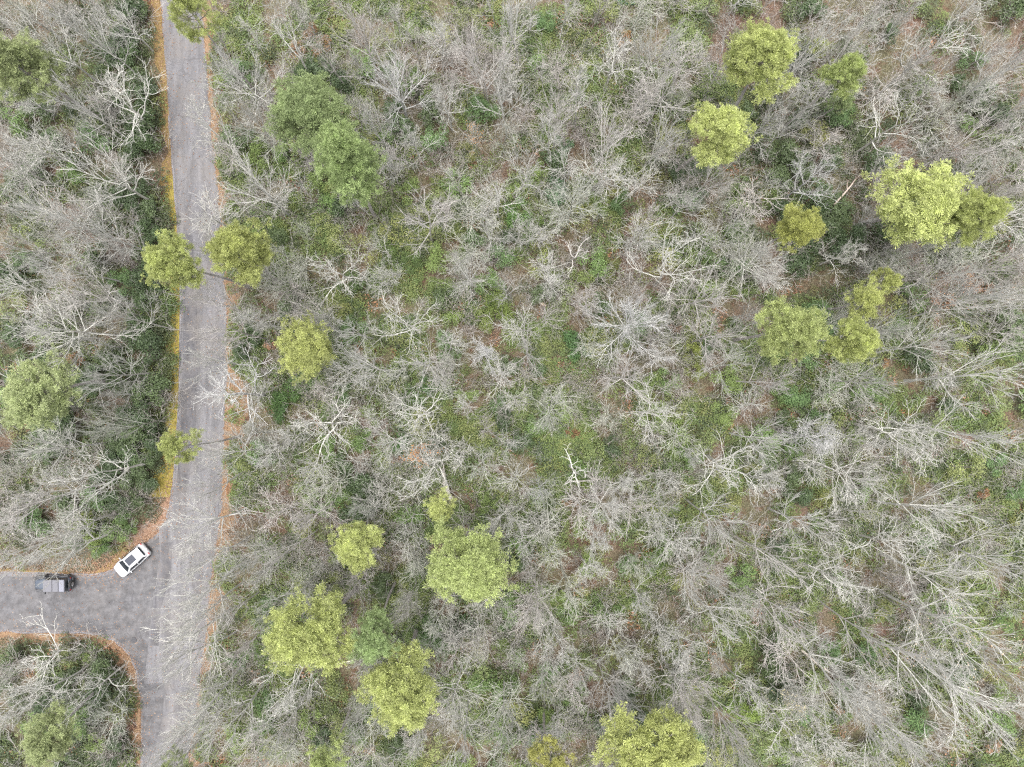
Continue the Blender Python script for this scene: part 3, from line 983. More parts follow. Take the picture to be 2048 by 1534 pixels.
# (px, py, rpx, crown height m, colour, variant, label, short phrase)
PINE_LIST = [
    (24, 128, 58, 15, PGR, 1, 'soft green pine at the very edge of the wood across the road, above', 'the soft green pine across the road'),
    (362, 22, 52, 19, YEL, 4, 'thin yellow-green pine leaning over the upper end of the road', 'the thin pine over the upper road'),
    (615, 225, 82, 15, GRN, 0, 'broad mid-green pine, the upper one of the overlapping pair near the road', 'the broad mid-green pine'),
    (672, 318, 66, 20, (.37, .46, .205), 1, 'tall yellow-green pine overlapping a darker one, its curved trunk showing below', 'the overlapping yellow-green pine'),
    (466, 503, 64, 17, OLV, 2, 'round olive-yellow pine on the wooded side of the road', 'the round olive pine beside the road'),
    (336, 522, 56, 17, YEL, 2, 'bright green pine whose crown hangs over the mossy road verge', 'the bright green pine over the road'),
    (597, 692, 62, 13, OLV, 3, 'ragged olive-yellow pine standing alone in from the middle of the road', 'the ragged olive pine'),
    (52, 785, 76, 15, PGR, 3, 'large hazy green pine across the road, filling the wood edge', 'the large hazy green pine'),
    (362, 898, 42, 14, YEL, 4, 'wispy yellow-green sapling pine drooping over the mossy verge', 'the wispy pine over the verge'),
    (1546, 104, 70, 17, YEL, 0, 'tall bright yellow-green pine in the top corner, away from the road', 'the tall bright top pine'),
    (1696, 142, 40, 14, YGR, 2, 'small dense green pine beside the tall bright one at the top', 'the small dense top pine'),
    (1640, 86, 20, 6, YEL, 2, 'tiny yellow-green pine tip between the two upper pines', 'the tiny pine tip'),
    (1440, 265, 64, 15, YEL, 2, 'flat-topped yellow pine with its grey trunk showing beneath', 'the flat-topped yellow pine'),
    (1862, 398, 96, 16, YEL, 3, 'widest yellow-green pine of the wood with a long leaning trunk', 'the widest yellow-green pine'),
    (1948, 422, 50, 17.5, YEL, 0, 'rounded green pine touching the widest yellow-green one', 'the rounded green pine'),
    (1600, 455, 46, 13, (.40, .42, .14), 2, 'small golden-green pine above a dark evergreen hollow', 'the small golden pine'),
    (1598, 660, 62, 17, (.40, .45, .19), 0, 'dull olive pine, the lowest crown of the group of three', 'the dull olive pine'),
    (1702, 668, 48, 16.5, YEL, 2, 'bright rounded pine in the middle of the group of three', 'the bright rounded pine'),
    (1735, 602, 44, 12, OLV, 4, 'thin faded pine behind the bright rounded one', 'the thin faded pine'),
    (720, 1098, 52, 12, YEL, 2, 'small light yellow-green pine above the two big lower pines', 'the small light pine'),
    (930, 1138, 80, 15, YGR, 1, 'large oval green-yellow pine in the lower middle of the wood', 'the large oval pine'),
    (616, 1282, 82, 17, YEL, 0, 'brightest yellow pine, low down in the wood towards the road', 'the brightest yellow pine'),
    (742, 1280, 50, 16, (.35, .44, .21), 2, 'narrow soft green pine beside the brightest yellow pine', 'the narrow soft green pine'),
    (795, 1398, 78, 16, YEL, 0, 'broad pale yellow-green pine below the narrow soft green one', 'the broad pale pine'),
    (1300, 1515, 96, 16, OLV, 0, 'big olive-gold pine cut by the lower edge of the view', 'the big olive-gold pine'),
    (1100, 1522, 54, 13, GOL, 4, 'orange-tinged golden pine at the lower edge', 'the orange-tinged pine'),
    (872, 1020, 36, 9, YEL, 4, 'little pale yellow pine above the large oval pine', 'the little pale pine'),
    (640, 1528, 46, 12, YGR, 4, 'green pine top just entering at the lower edge below the brightest yellow pine', 'the pine top at the lower edge'),
    (82, 1482, 56, 11, PGR, 3, 'soft green pine in the corner below the side road', 'the soft green corner pine'),
    (330, 1540, 36, 14, PGR, 4, 'faint green pine over the lowest stretch of road', 'the faint pine over the lower road'),
    (1692, 195, 28, 7, GRN, 4, 'short green pine just below the small dense top pine', 'the short green pine'),
    (1770, 560, 34, 10, OLV, 4, 'thin olive young pine above the group of three', 'the thin olive young pine'),
]
LAND = []
for (px, py, rpx, zc, colr, var, lab, short) in PINE_LIST:
    v = PINES[var]
    H = zc * 1.13
    for _ in range(14):
        x, y = W(px, py, zc)
        if road_dist([(x, y)])[0] > 0.8:
            break
        zc *= .94
        H = zc * 1.13
    o = link('pine_tree', None)
    o.location = (x, y, float(ground_z([(x, y)])[0]) - .08)
    rm = rpx / PXM * (CAM_H - zc) / CAM_H
    s = rm / v['R'] * .96
    o.scale = (s, s, H / v['H'] * (1 if s < .9 else 1))
    o.rotation_euler = (random.gauss(0, .02), random.gauss(0, .02), random.uniform(0, 6.28))
    a, c = o.rotation_euler[2], v['C']
    x -= s * (c[0] * math.cos(a) - c[1] * math.sin(a))
    y -= s * (c[0] * math.sin(a) + c[1] * math.cos(a))
    o.location = (x, y, float(ground_z([(x, y)])[0]) - .08)
    k = random.uniform(.93, 1.07)
    c = tuple(a * k for a in colr)
    link('trunk', v['trunk'], o, PTRUNK)
    for bme, nme in v['branches']:
        b = link('branch', bme, o, (.27, .24, .22))
        f = random.uniform(.92, 1.08)
        link('needles', nme, b, tuple(a * f for a in c))['kind'] = 'stuff'
    tag(o, lab, 'tree', 'evergreen pines among the bare trees')
    LAND.append((px, py, short))

# ------------------------------------------------------------------ bushes
def make_bush(seed, rad, height, n, leaf, mat, nlobe=9, name='foliage', flat=.8):
    rng = np.random.default_rng(seed)
    # lobes through a low dome
    a = rng.uniform(0, 6.28, nlobe)
    rr_ = rad * .72 * np.sqrt(rng.random(nlobe))
    lz = height * (.85 - .45 * (rr_ / rad) ** 1.5) * rng.uniform(.75, 1.05, nlobe)
    LC = np.stack([rr_ * np.cos(a), rr_ * np.sin(a), lz], 1)
    LR = rad * rng.uniform(.24, .46, nlobe)
    w = LR ** 2
    idx = rng.choice(nlobe, n, p=w / w.sum())
    d = unit(rng.normal(0, 1, (n, 3)) + [0, 0, .5])
    rr2 = LR[idx] * rng.uniform(.55, 1.05, n)
    C = LC[idx] + d * rr2[:, None] * [1, 1, flat]
    C[:, 2] = np.maximum(C[:, 2], .06)
    nr = unit(d * .6 + [0, 0, .7] + rng.normal(0, .45, (n, 3)))
    v, q = leaf_quads(rng, C, nr, rng.uniform(leaf * .65, leaf * 1.35, n), .55)
    fol = mesh_np('foliage', v, [q], mat, attr={'rnd': rng.random(n) * .55 + rng.random(nlobe)[idx] * .45})
    # stems: from the ground to each lobe
    p0 = np.zeros((nlobe, 3)) + rng.normal(0, .08 * rad, (nlobe, 3)) * [1, 1, 0]
    ts = np.linspace(0, 1, 5)[None, :, None]
    mid = np.concatenate([LC[:, :2] * .35, LC[:, 2:] * .6], 1)
    P = (1 - ts) ** 2 * p0[:, None] + 2 * ts * (1 - ts) * mid[:, None] + ts ** 2 * LC[:, None]
    Rd = np.linspace(.03, .012, 5)[None].repeat(nlobe, 0)
    v, q = tubes(P, Rd, 4)
    st = mesh_np('stem', v, [q], M['limb_bark'], True)
    return dict(foliage=fol, stem=st, R=rad, H=height)


BUSH = {
    'evergreen': [make_bush(200 + i, 1.5, 2.6, 1900, .145, M['glossy_leaf'], 11) for i in range(4)],
    'leafy': [make_bush(220 + i, 1.5, 2.2, 1700, .12, M['leaf'], 9) for i in range(4)],
    'airy': [make_bush(240 + i, 1.5, 3.2, 900, .11, M['leaf'], 8) for i in range(4)],
    'russet': [make_bush(260 + i, 1.2, 2.6, 420, .16, M['dry_leaf'], 7) for i in range(2)],
}
BUSH_NAME = {'evergreen': 'evergreen_bush', 'leafy': 'leafy_bush', 'airy': 'leafy_sapling', 'russet': 'russet_sapling'}
BCOL = {'evergreen': [(.072, .108, .046), (.085, .118, .052), (.064, .094, .044)],
        'leafy': [(.145, .22, .075), (.17, .23, .075), (.125, .20, .08)],
        'airy': [(.205, .235, .09), (.18, .225, .09), (.22, .235, .085)],
        'russet': [(.30, .18, .09), (.32, .20, .13), (.27, .15, .085)]}
BUSHES = []


def place_bush(kind, px, py, rpx, colr=None, hk=1.0):
    v = random.choice(BUSH[kind])
    rm = rpx / PXM * .97
    zc = v['H'] * rm / v['R'] * .5
    x, y = W(px, py, min(zc, 2.0))
    dd = road_dist([(x, y)])[0]
    if dd < .75 * rm + .45:
        return None
    o = link(BUSH_NAME[kind], None)
    o.location = (x, y, float(ground_z([(x, y)])[0]) - .03)
    s = rm / v['R']
    o.scale = (s * random.uniform(.9, 1.1), s * random.uniform(.9, 1.1), s * hk * random.uniform(.85, 1.15))
    o.rotation_euler = (0, 0, random.uniform(0, 6.28))
    c = colr or random.choice(BCOL[kind])
    k = random.uniform(.85, 1.18)
    c = tuple(a * k for a in c)
    link('stem', v['stem'], o, (.28, .25, .22))
    link('foliage', v['foliage'], o, c)['kind'] = 'stuff'
    BUSHES.append(dict(o=o, px=px, py=py, r=rpx, kind=kind, col=c))
    return o


# evergreen bank along the road and in its corner
for (px, py, r) in [(262, 25, 34), (282, 60, 30), (250, 70, 30), (292, 122, 32), (272, 150, 26), (285, 245, 34), (292, 285, 32), (300, 320, 32), (268, 300, 30), (308, 355, 30),
                    (315, 392, 30), (300, 420, 30), (278, 375, 28), (318, 440, 26), (322, 600, 30), (318, 640, 32), (325, 670, 26), (300, 690, 34), (322, 745, 28), (300, 780, 38),
                    (312, 820, 32), (285, 830, 36), (270, 870, 34), (300, 880, 30), (262, 910, 32), (290, 935, 30), (250, 760, 34), (230, 930, 34), (300, 965, 24), (262, 965, 26),
                    (205, 1335, 30), (238, 1355, 26), (255, 1395, 24), (250, 1440, 26), (235, 1480, 28), (222, 1520, 26), (195, 1385, 30), (130, 1360, 30), (215, 720, 30),
                    (640, 130, 34), (610, 150, 28), (680, 165, 30), (560, 470, 24), (500, 670, 28), (490, 700, 24), (720, 960, 40), (735, 1000, 36), (710, 1030, 30),
                    (1610, 330, 34), (1560, 355, 30), (1640, 390, 36), (1680, 420, 38), (1655, 450, 36), (1700, 470, 32), (1780, 60, 26), (2020, 665, 40), (2000, 640, 30), (2030, 20, 34),
                    (1540, 1330, 34), (1560, 1370, 36), (1545, 1290, 30), (1590, 960, 30), (1600, 990, 30), (1240, 1400, 36), (1265, 1440, 32), (1220, 1450, 30), (1840, 720, 34),
                    (800, 260, 34), (790, 220, 28), (860, 230, 30), (30, 545, 34), (60, 530, 30), (90, 860, 36), (110, 880, 30), (480, 270, 36), (440, 215, 26)]:
    place_bush('evergreen', px, py, r * 1.08)
for (px, py, r) in [(272, 195, 30), (290, 178, 26), (262, 225, 30), (300, 215, 28), (312, 480, 28), (296, 460, 30), (285, 500, 30), (300, 530, 28), (290, 560, 30), (312, 565, 26), (285, 600, 30), (280, 640, 32), (270, 680, 32), (330, 705, 24), (322, 780, 26), (275, 730, 32),
                    (255, 830, 32), (318, 850, 26), (305, 915, 26), (240, 880, 30), (235, 1000, 28), (275, 1000, 24), (255, 345, 30), (268, 415, 30), (245, 385, 28), (275, 20, 26), (290, 85, 26), (262, 110, 28)]:
    place_bush('evergreen', px, py, r)
for (px, py, r, c) in [(180, 1072, 38, (.20, .26, .08)), (225, 1062, 34, (.16, .23, .08)), (250, 1040, 28, (.13, .20, .075)), (165, 1045, 30, (.20, .24, .08)), (205, 1096, 26, (.14, .22, .08)), (262, 1054, 20, (.16, .24, .08)),
                       (1170, 965, 24, (.20, .27, .06)), (1000, 615, 42, (.15, .20, .05)), (970, 640, 30, (.16, .20, .06)), (1150, 690, 34, (.09, .17, .06)), (1040, 430, 40, (.10, .18, .05)),
                       (1060, 460, 34, (.12, .18, .05)), (1110, 380, 34, (.09, .17, .08)), (1125, 300, 30, (.09, .16, .08)), (820, 790, 34, (.10, .17, .05)), (860, 770, 28, (.09, .16, .06)),
                       (800, 880, 30, (.09, .16, .06)), (1320, 1080, 36, (.13, .20, .06)), (1300, 1120, 30, (.12, .19, .05)), (1420, 1110, 28, (.11, .17, .05)), (1500, 1405, 40, (.15, .21, .05)),
                       (1470, 1420, 30, (.13, .19, .05)), (1010, 1300, 34, (.13, .18, .05)), (1020, 1360, 34, (.12, .18, .06)), (985, 1430, 34, (.11, .16, .05)), (930, 1250, 34, (.08, .14, .06)),
                       (1380, 700, 30, (.17, .20, .05)), (1390, 740, 28, (.16, .19, .05)), (1160, 560, 36, (.14, .18, .06)), (1120, 560, 30, (.13, .18, .05)), (1220, 540, 30, (.16, .18, .06)),
                       (570, 790, 34, (.09, .16, .05)), (600, 770, 30, (.10, .16, .055)), (560, 820, 28, (.08, .15, .05)), (700, 560, 34, (.09, .14, .05)), (770, 500, 34, (.11, .16, .05)), (820, 520, 30, (.10, .15, .05))]:
    place_bush('leafy', px, py, r, c)
for (px, py, r) in [(620, 60, 22), (640, 90, 24), (595, 95, 18), (840, 905, 18), (795, 920, 16), (1880, 600, 24), (1960, 580, 22), (1930, 560, 18), (1550, 980, 10), (740, 1500, 14), (1680, 1420, 16), (1245, 85, 18), (150, 720, 20)]:
    place_bush('russet', px, py, r)


def wave(px, py, s):
    return .5 + .25 * math.sin(px * .011 + s) * math.cos(py * .013 - s * 2) + .25 * math.sin(px * .023 - py * .017 + s * 3)


_G = np.random.default_rng(5).random((64, 64))


def clump(px, py, cell=55.0):
    x, y = px / cell + 8, py / cell + 8
    i, j = int(math.floor(x)), int(math.floor(y))
    a, b = x - i, y - j
    a, b = a * a * (3 - 2 * a), b * b * (3 - 2 * b)
    g = lambda u, v: _G[u % 64, v % 64]
    return (g(i, j) * (1 - a) + g(i + 1, j) * a) * (1 - b) + (g(i, j + 1) * (1 - a) + g(i + 1, j + 1) * a) * b


def green_here(px, py):
    """how green the understorey is"""
    g = .66 + .3 * (wave(px, py, 1.3) - .5)
    g += .22 * math.exp(-(((px - 1080) / 480) ** 2 + ((py - 900) / 560) ** 2))
    if py < 180: g -= .16
    if px > 1500 and py < 600: g -= .24
    if px > 1750: g -= .12
    if px < 330: g -= .10
    return g


tries = 0
while len(BUSHES) < 520 and tries < 16000:
    tries += 1
    px, py = random.uniform(-10, 2058), random.uniform(-10, 1544)
    if random.random() > green_here(px, py) or 315 < px < 470:
        continue
    if any(abs(px - b['px']) + abs(py - b['py']) < 36 for b in BUSHES):
        continue
    if px < 330 or (px > 1500 and py < 560):
        k = random.choices(['evergreen', 'leafy', 'airy'], [.6, .25, .15])[0]
    else:
        k = random.choices(['evergreen', 'leafy', 'airy', 'russet'], [.10, .52, .35, .03])[0]
    place_bush(k, px, py, random.uniform(24, 40) if k != 'russet' else random.uniform(12, 18))

# ------------------------------------------------------------------ undergrowth (stuff)
def src(name, verts, faces, mat, attr=None):
    me = mesh_np(name, verts, [faces], mat, attr=attr)
    return bpy.data.objects.new(name, me)


def cover_src(name, seed, n, rad, h, leaf, mat):
    rng = np.random.default_rng(seed)
    a = rng.uniform(0, 6.28, n)
    r = rad * np.sqrt(rng.random(n)) * (1 + .25 * np.sin(3 * a + seed))
    z = h * (1 - (r / rad / 1.25) ** 2) * rng.uniform(.35, 1.1, n) + .05
    C = np.stack([r * np.cos(a), r * np.sin(a), np.maximum(z, .05)], 1)
    v, q = leaf_quads(rng, C, rng.normal(0, .38, (n, 3)) + [0, 0, 1], rng.uniform(leaf * .6, leaf * 1.4, n), .6)
    return src(name, v, q, mat, {'rnd': rng.random(n)})


def brush_src(name, seed, n, rad, h, mat):
    rng = np.random.default_rng(seed)
    p0 = np.stack([rng.normal(0, rad * .4, n), rng.normal(0, rad * .4, n), np.zeros(n)], 1)
    d = unit(np.stack([rng.normal(0, .55, n), rng.normal(0, .55, n), np.ones(n)], 1))
    L = rng.uniform(.5, 1.0, n) * h
    P, Rd = grow(rng, p0, d, L, rng.uniform(.016, .028, n), np.full(n, .011), 4, .16, .02)
    C, CR, CL = sprout(rng, P, Rd, L, 5, .3, 1, .7, .42, 2, .18, .03, .7, .011)
    D, DR, DL = sprout(rng, C, CR, CL, 3, .3, 1, .7, .55, 2, .18, .03, .8, .008)
    v, q = join_tubes([tubes(P, Rd, 3), tubes(C, np.maximum(CR, .010), 3), tubes(D, np.maximum(DR, .008), 3)])
    return src(name, v, q, mat)


def scatter(name, sources, pts, idx, scl, label):
    coll = bpy.data.collections.new(name + '_source')
    for s in sources:
        coll.objects.link(s)
    me = bpy.data.meshes.new(name)
    me.vertices.add(len(pts))
    me.vertices.foreach_set('co', np.asarray(pts, np.float32).ravel())
    for nm, ty, val in (('idx', 'INT', np.asarray(idx, np.int32)), ('scl', 'FLOAT', np.asarray(scl, np.float32)), ('rotz', 'FLOAT', RNG.uniform(0, 6.28, len(pts)).astype(np.float32))):
        a = me.attributes.new(nm, ty, 'POINT')
        a.data.foreach_set('value', val)
    o = link(name, me)
    ng = bpy.data.node_groups.new(name, 'GeometryNodeTree')
    ng.interface.new_socket('Geometry', in_out='INPUT', socket_type='NodeSocketGeometry')
    ng.interface.new_socket('Geometry', in_out='OUTPUT', socket_type='NodeSocketGeometry')
    N = ng.nodes.new
    gi, go = N('NodeGroupInput'), N('NodeGroupOutput')
    ci = N('GeometryNodeCollectionInfo')
    ci.inputs['Collection'].default_value = coll
    ci.inputs['Separate Children'].default_value = True
    ci.inputs['Reset Children'].default_value = True
    iop = N('GeometryNodeInstanceOnPoints')
    iop.inputs['Pick Instance'].default_value = True

    def attr(nm, ty):
        a = N('GeometryNodeInputNamedAttribute')
        a.data_type = ty
        a.inputs['Name'].default_value = nm
        return a.outputs['Attribute']
    xyz = N('ShaderNodeCombineXYZ')
    ng.links.new(attr('rotz', 'FLOAT'), xyz.inputs[2])
    ng.links.new(gi.outputs[0], iop.inputs['Points'])
    ng.links.new(ci.outputs[0], iop.inputs['Instance'])
    ng.links.new(attr('idx', 'INT'), iop.inputs['Instance Index'])
    ng.links.new(xyz.outputs[0], iop.inputs['Rotation'])
    ng.links.new(attr('scl', 'FLOAT'), iop.inputs['Scale'])
    ng.links.new(iop.outputs[0], go.inputs[0])
    md = o.modifiers.new('scatter', 'NODES')
    md.node_group = ng
    tag(o, label, kind='stuff')
    return o


def scatter_pts(n, keep, margin=70, clear=.62):
    out = []
    while len(out) < n:
        px, py = random.uniform(-margin, 2048 + margin), random.uniform(-margin, 1534 + margin)
        if random.random() < keep(px, py):
            out.append((*W(px, py), px, py))
    a = np.array(out)
    d = road_dist(a[:, :2])
    wv = np.interp(a[:, 3], [0, 300, 560, 900, 1030, 1150, 1300, 1534], [1.5, 1.4, 1.1, 1.4, 2.4, 1.3, 1.6, 1.5])
    a = a[d > wv * clear]
    return np.column_stack([a[:, :2], ground_z(a[:, :2])]), a[:, 2], a[:, 3]


cov = [cover_src('cover_%d' % i, 300 + i, 260, .9, .8, .125, M['cover_leaf']) for i in range(4)] + [cover_src('dark_%d' % i, 320 + i, 230, .9, 1.0, .135, M['dark_cover']) for i in range(3)] + [cover_src('russet_%d' % i, 340 + i, 70, .8, .5, .17, M['russet_cover']) for i in range(2)]
pts, ppx, ppy = scatter_pts(15500, lambda x, y: max(.02, green_here(x, y) * 1.3 * min(1, max(.04, (clump(x, y) - .30) * 3.2))))
idx = []
for x, y in zip(ppx, ppy):
    dark = .62 if x < 330 else .5 if (x > 1500 and y < 600) else .16
    u = random.random()
    idx.append(random.randrange(4) if u > dark + .06 else 4 + random.randrange(3) if u > .06 else 7 + random.randrange(2))
# names sort the children of the collection: cover, dark, russet
scatter('undergrowth', cov, pts, idx, RNG.uniform(.6, 1.5, len(pts)), 'green low undergrowth covering the floor of the wood')
brs = [brush_src('brush_%d' % i, 400 + i, 10, 1.0, 3.2, M['brush']) for i in range(5)]
pts, ppx, ppy = scatter_pts(1300, lambda x, y: .55 + .4 * wave(x, y, 2.2))
scatter('brush_undergrowth', brs, pts, RNG.integers(0, 5, len(pts)), RNG.uniform(.6, 1.5, len(pts)), 'grey tangle of leafless twigs and stems under the trees')


# fallen leaves on the floor, the verges and the road
def litter():
    n1, n2, n3 = 52000, 30000, 4000
    P1 = np.stack([RNG.uniform(-62, 62, n1), RNG.uniform(-48, 48, n1)], 1)
    edges = np.concatenate([rl, rc, rr])
    e = edges[RNG.integers(0, len(edges), n2)]
    P2 = e + RNG.normal(0, 1.15, (n2, 2))
    P3 = np.stack([RNG.uniform(-62, -32, n3), RNG.uniform(-46, 46, n3)], 1)
    d1, d2, d3 = road_dist(P1), road_dist(P2), road_dist(P3)
    k2 = (d2 > -.15) | (RNG.random(n2) < .11)
    moss = (P2[:, 1] < W(0, 330)[1]) & (P2[:, 1] > W(0, 960)[1]) & (P2[:, 0] < W(400, 0)[0])
    k2 &= ~moss | (RNG.random(n2) < .4)
    P = np.concatenate([P1[d1 > .3], P2[k2], P3[d3 < -.2]])
    rnd = np.concatenate([RNG.random((d1 > .3).sum()) * .62, .45 + .55 * RNG.random(k2.sum()), RNG.random((d3 < -.2).sum())])
    d = road_dist(P)
    z = np.where(d < .0, .02, np.where(d < 1.6, .085, ground_z(P) + .04))
    z = np.maximum(z, np.where(d < 0, .02, ground_z(P) + .03))
    C = np.column_stack([P, z])
    n = len(C)
    v, q = leaf_quads(RNG, C, RNG.normal(0, .3, (n, 3)) + [0, 0, 1], RNG.uniform(.09, .19, n), .65)
    t = NT('fallen_leaf')
    at = t.n('ShaderNodeAttribute', attribute_name='rnd')
    t.base(t.ramp(at.outputs['Fac'], [(0.0, (0.096, 0.060, 0.044)), (.2, (0.160, 0.100, 0.076)), (.35, (0.224, 0.160, 0.124)), (.5, (0.160, 0.080, 0.048)), (.68, (.27, .165, .10)), (.85, (.33, .235, .165)), (1.0, (.24, .14, .085))]))
    o = link('fallen_leaves', mesh_np('fallen_leaves', v, [q], t.m, attr={'rnd': rnd}))
    tag(o, 'fallen brown and orange leaves lying on the ground', kind='stuff')
litter()

# ------------------------------------------------------------------ cars
def ring_loft(rings, cap=True):
    """rings: list of equal-length lists of points -> bmesh"""
    bm = bmesh.new()
    vs = [[bm.verts.new(p) for p in r] for r in rings]
    n = len(rings[0])
    for a, b in zip(vs, vs[1:]):
        for i in range(n):
            bm.faces.new((a[i], a[(i + 1) % n], b[(i + 1) % n], b[i]))
    if cap:
        bm.faces.new(vs[0][::-1])
        bm.faces.new(vs[-1])
    bmesh.ops.recalc_face_normals(bm, faces=bm.faces)
    return bm


def add_box(bm, c, s, bev=0.0, rot=None):
    m = Matrix.Translation(c) @ (rot or Matrix.Identity(4)) @ Matrix.Diagonal((*s, 1))
    r = bmesh.ops.create_cube(bm, size=1.0, matrix=m)
    if bev:
        es = list({e for v in r['verts'] for e in v.link_edges})
        bmesh.ops.bevel(bm, geom=es, offset=bev, segments=2, affect='EDGES', clamp_overlap=True)
    return bm


def box_obj(name, parent, c, s, mat, bev=0.0, rot=None, smooth=False):
    bm = bmesh.new()
    add_box(bm, (0, 0, 0), s, bev, rot)
    o = link(name, bm_mesh(name, bm, mat, smooth), parent)
    o.location = c
    return o


def pane(name, parent, pts, mat, thick=.012, sub=1):
    """a slightly proud glass pane through 4 corner points (counter-clockwise from outside)"""
    p = [Vector(q) for q in pts]
    n = (p[1] - p[0]).cross(p[3] - p[0]).normalized()
    bm = bmesh.new()
    a = [bm.verts.new(q - n * .02) for q in p]
    b = [bm.verts.new(q + n * thick) for q in p]
    bm.faces.new(b)
    for i in range(len(p)):
        bm.faces.new((a[i], a[(i + 1) % len(p)], b[(i + 1) % len(p)], b[i]))
    bmesh.ops.recalc_face_normals(bm, faces=bm.faces)
    bmesh.ops.bevel(bm, geom=[e for e in bm.edges if all(v in b for v in e.verts)], offset=.012, segments=1, affect='EDGES')
    return link(name, bm_mesh(name, bm, mat), parent)


def wheel(parent, loc, r, w, side):
    """tyre with a rim, axle along y"""
    wh = link('wheel', None, parent)
    wh.location = loc
    prof = [(-w / 2, r * .62), (-w / 2, r * .9), (-w * .36, r), (w * .36, r), (w / 2, r * .9), (w / 2, r * .62)]
    k = 22
    rings = [[(math.cos(a * 2 * math.pi / k) * rr2, y, math.sin(a * 2 * math.pi / k) * rr2) for a in range(k)] for y, rr2 in prof]
    link('tyre', bm_mesh('tyre', ring_loft(rings, True), M['rubber'], False), wh)
    bm = bmesh.new()
    y = side * (w / 2 + .008)
    c = bmesh.ops.create_cone(bm, cap_ends=True, segments=20, radius1=r * .62, radius2=r * .58, depth=.03, matrix=Matrix.Translation((0, y, 0)) @ Matrix.Rotation(R(90), 4, 'X'))
    for j in range(5):
        a = j * 2 * math.pi / 5
        add_box(bm, (math.cos(a) * r * .32, y + side * .02, math.sin(a) * r * .32), (r * .5, .03, r * .14), 0, Matrix.Rotation(-a, 4, 'Y'))
    link('rim', bm_mesh('rim', bm, M['alloy']), wh)
    return wh


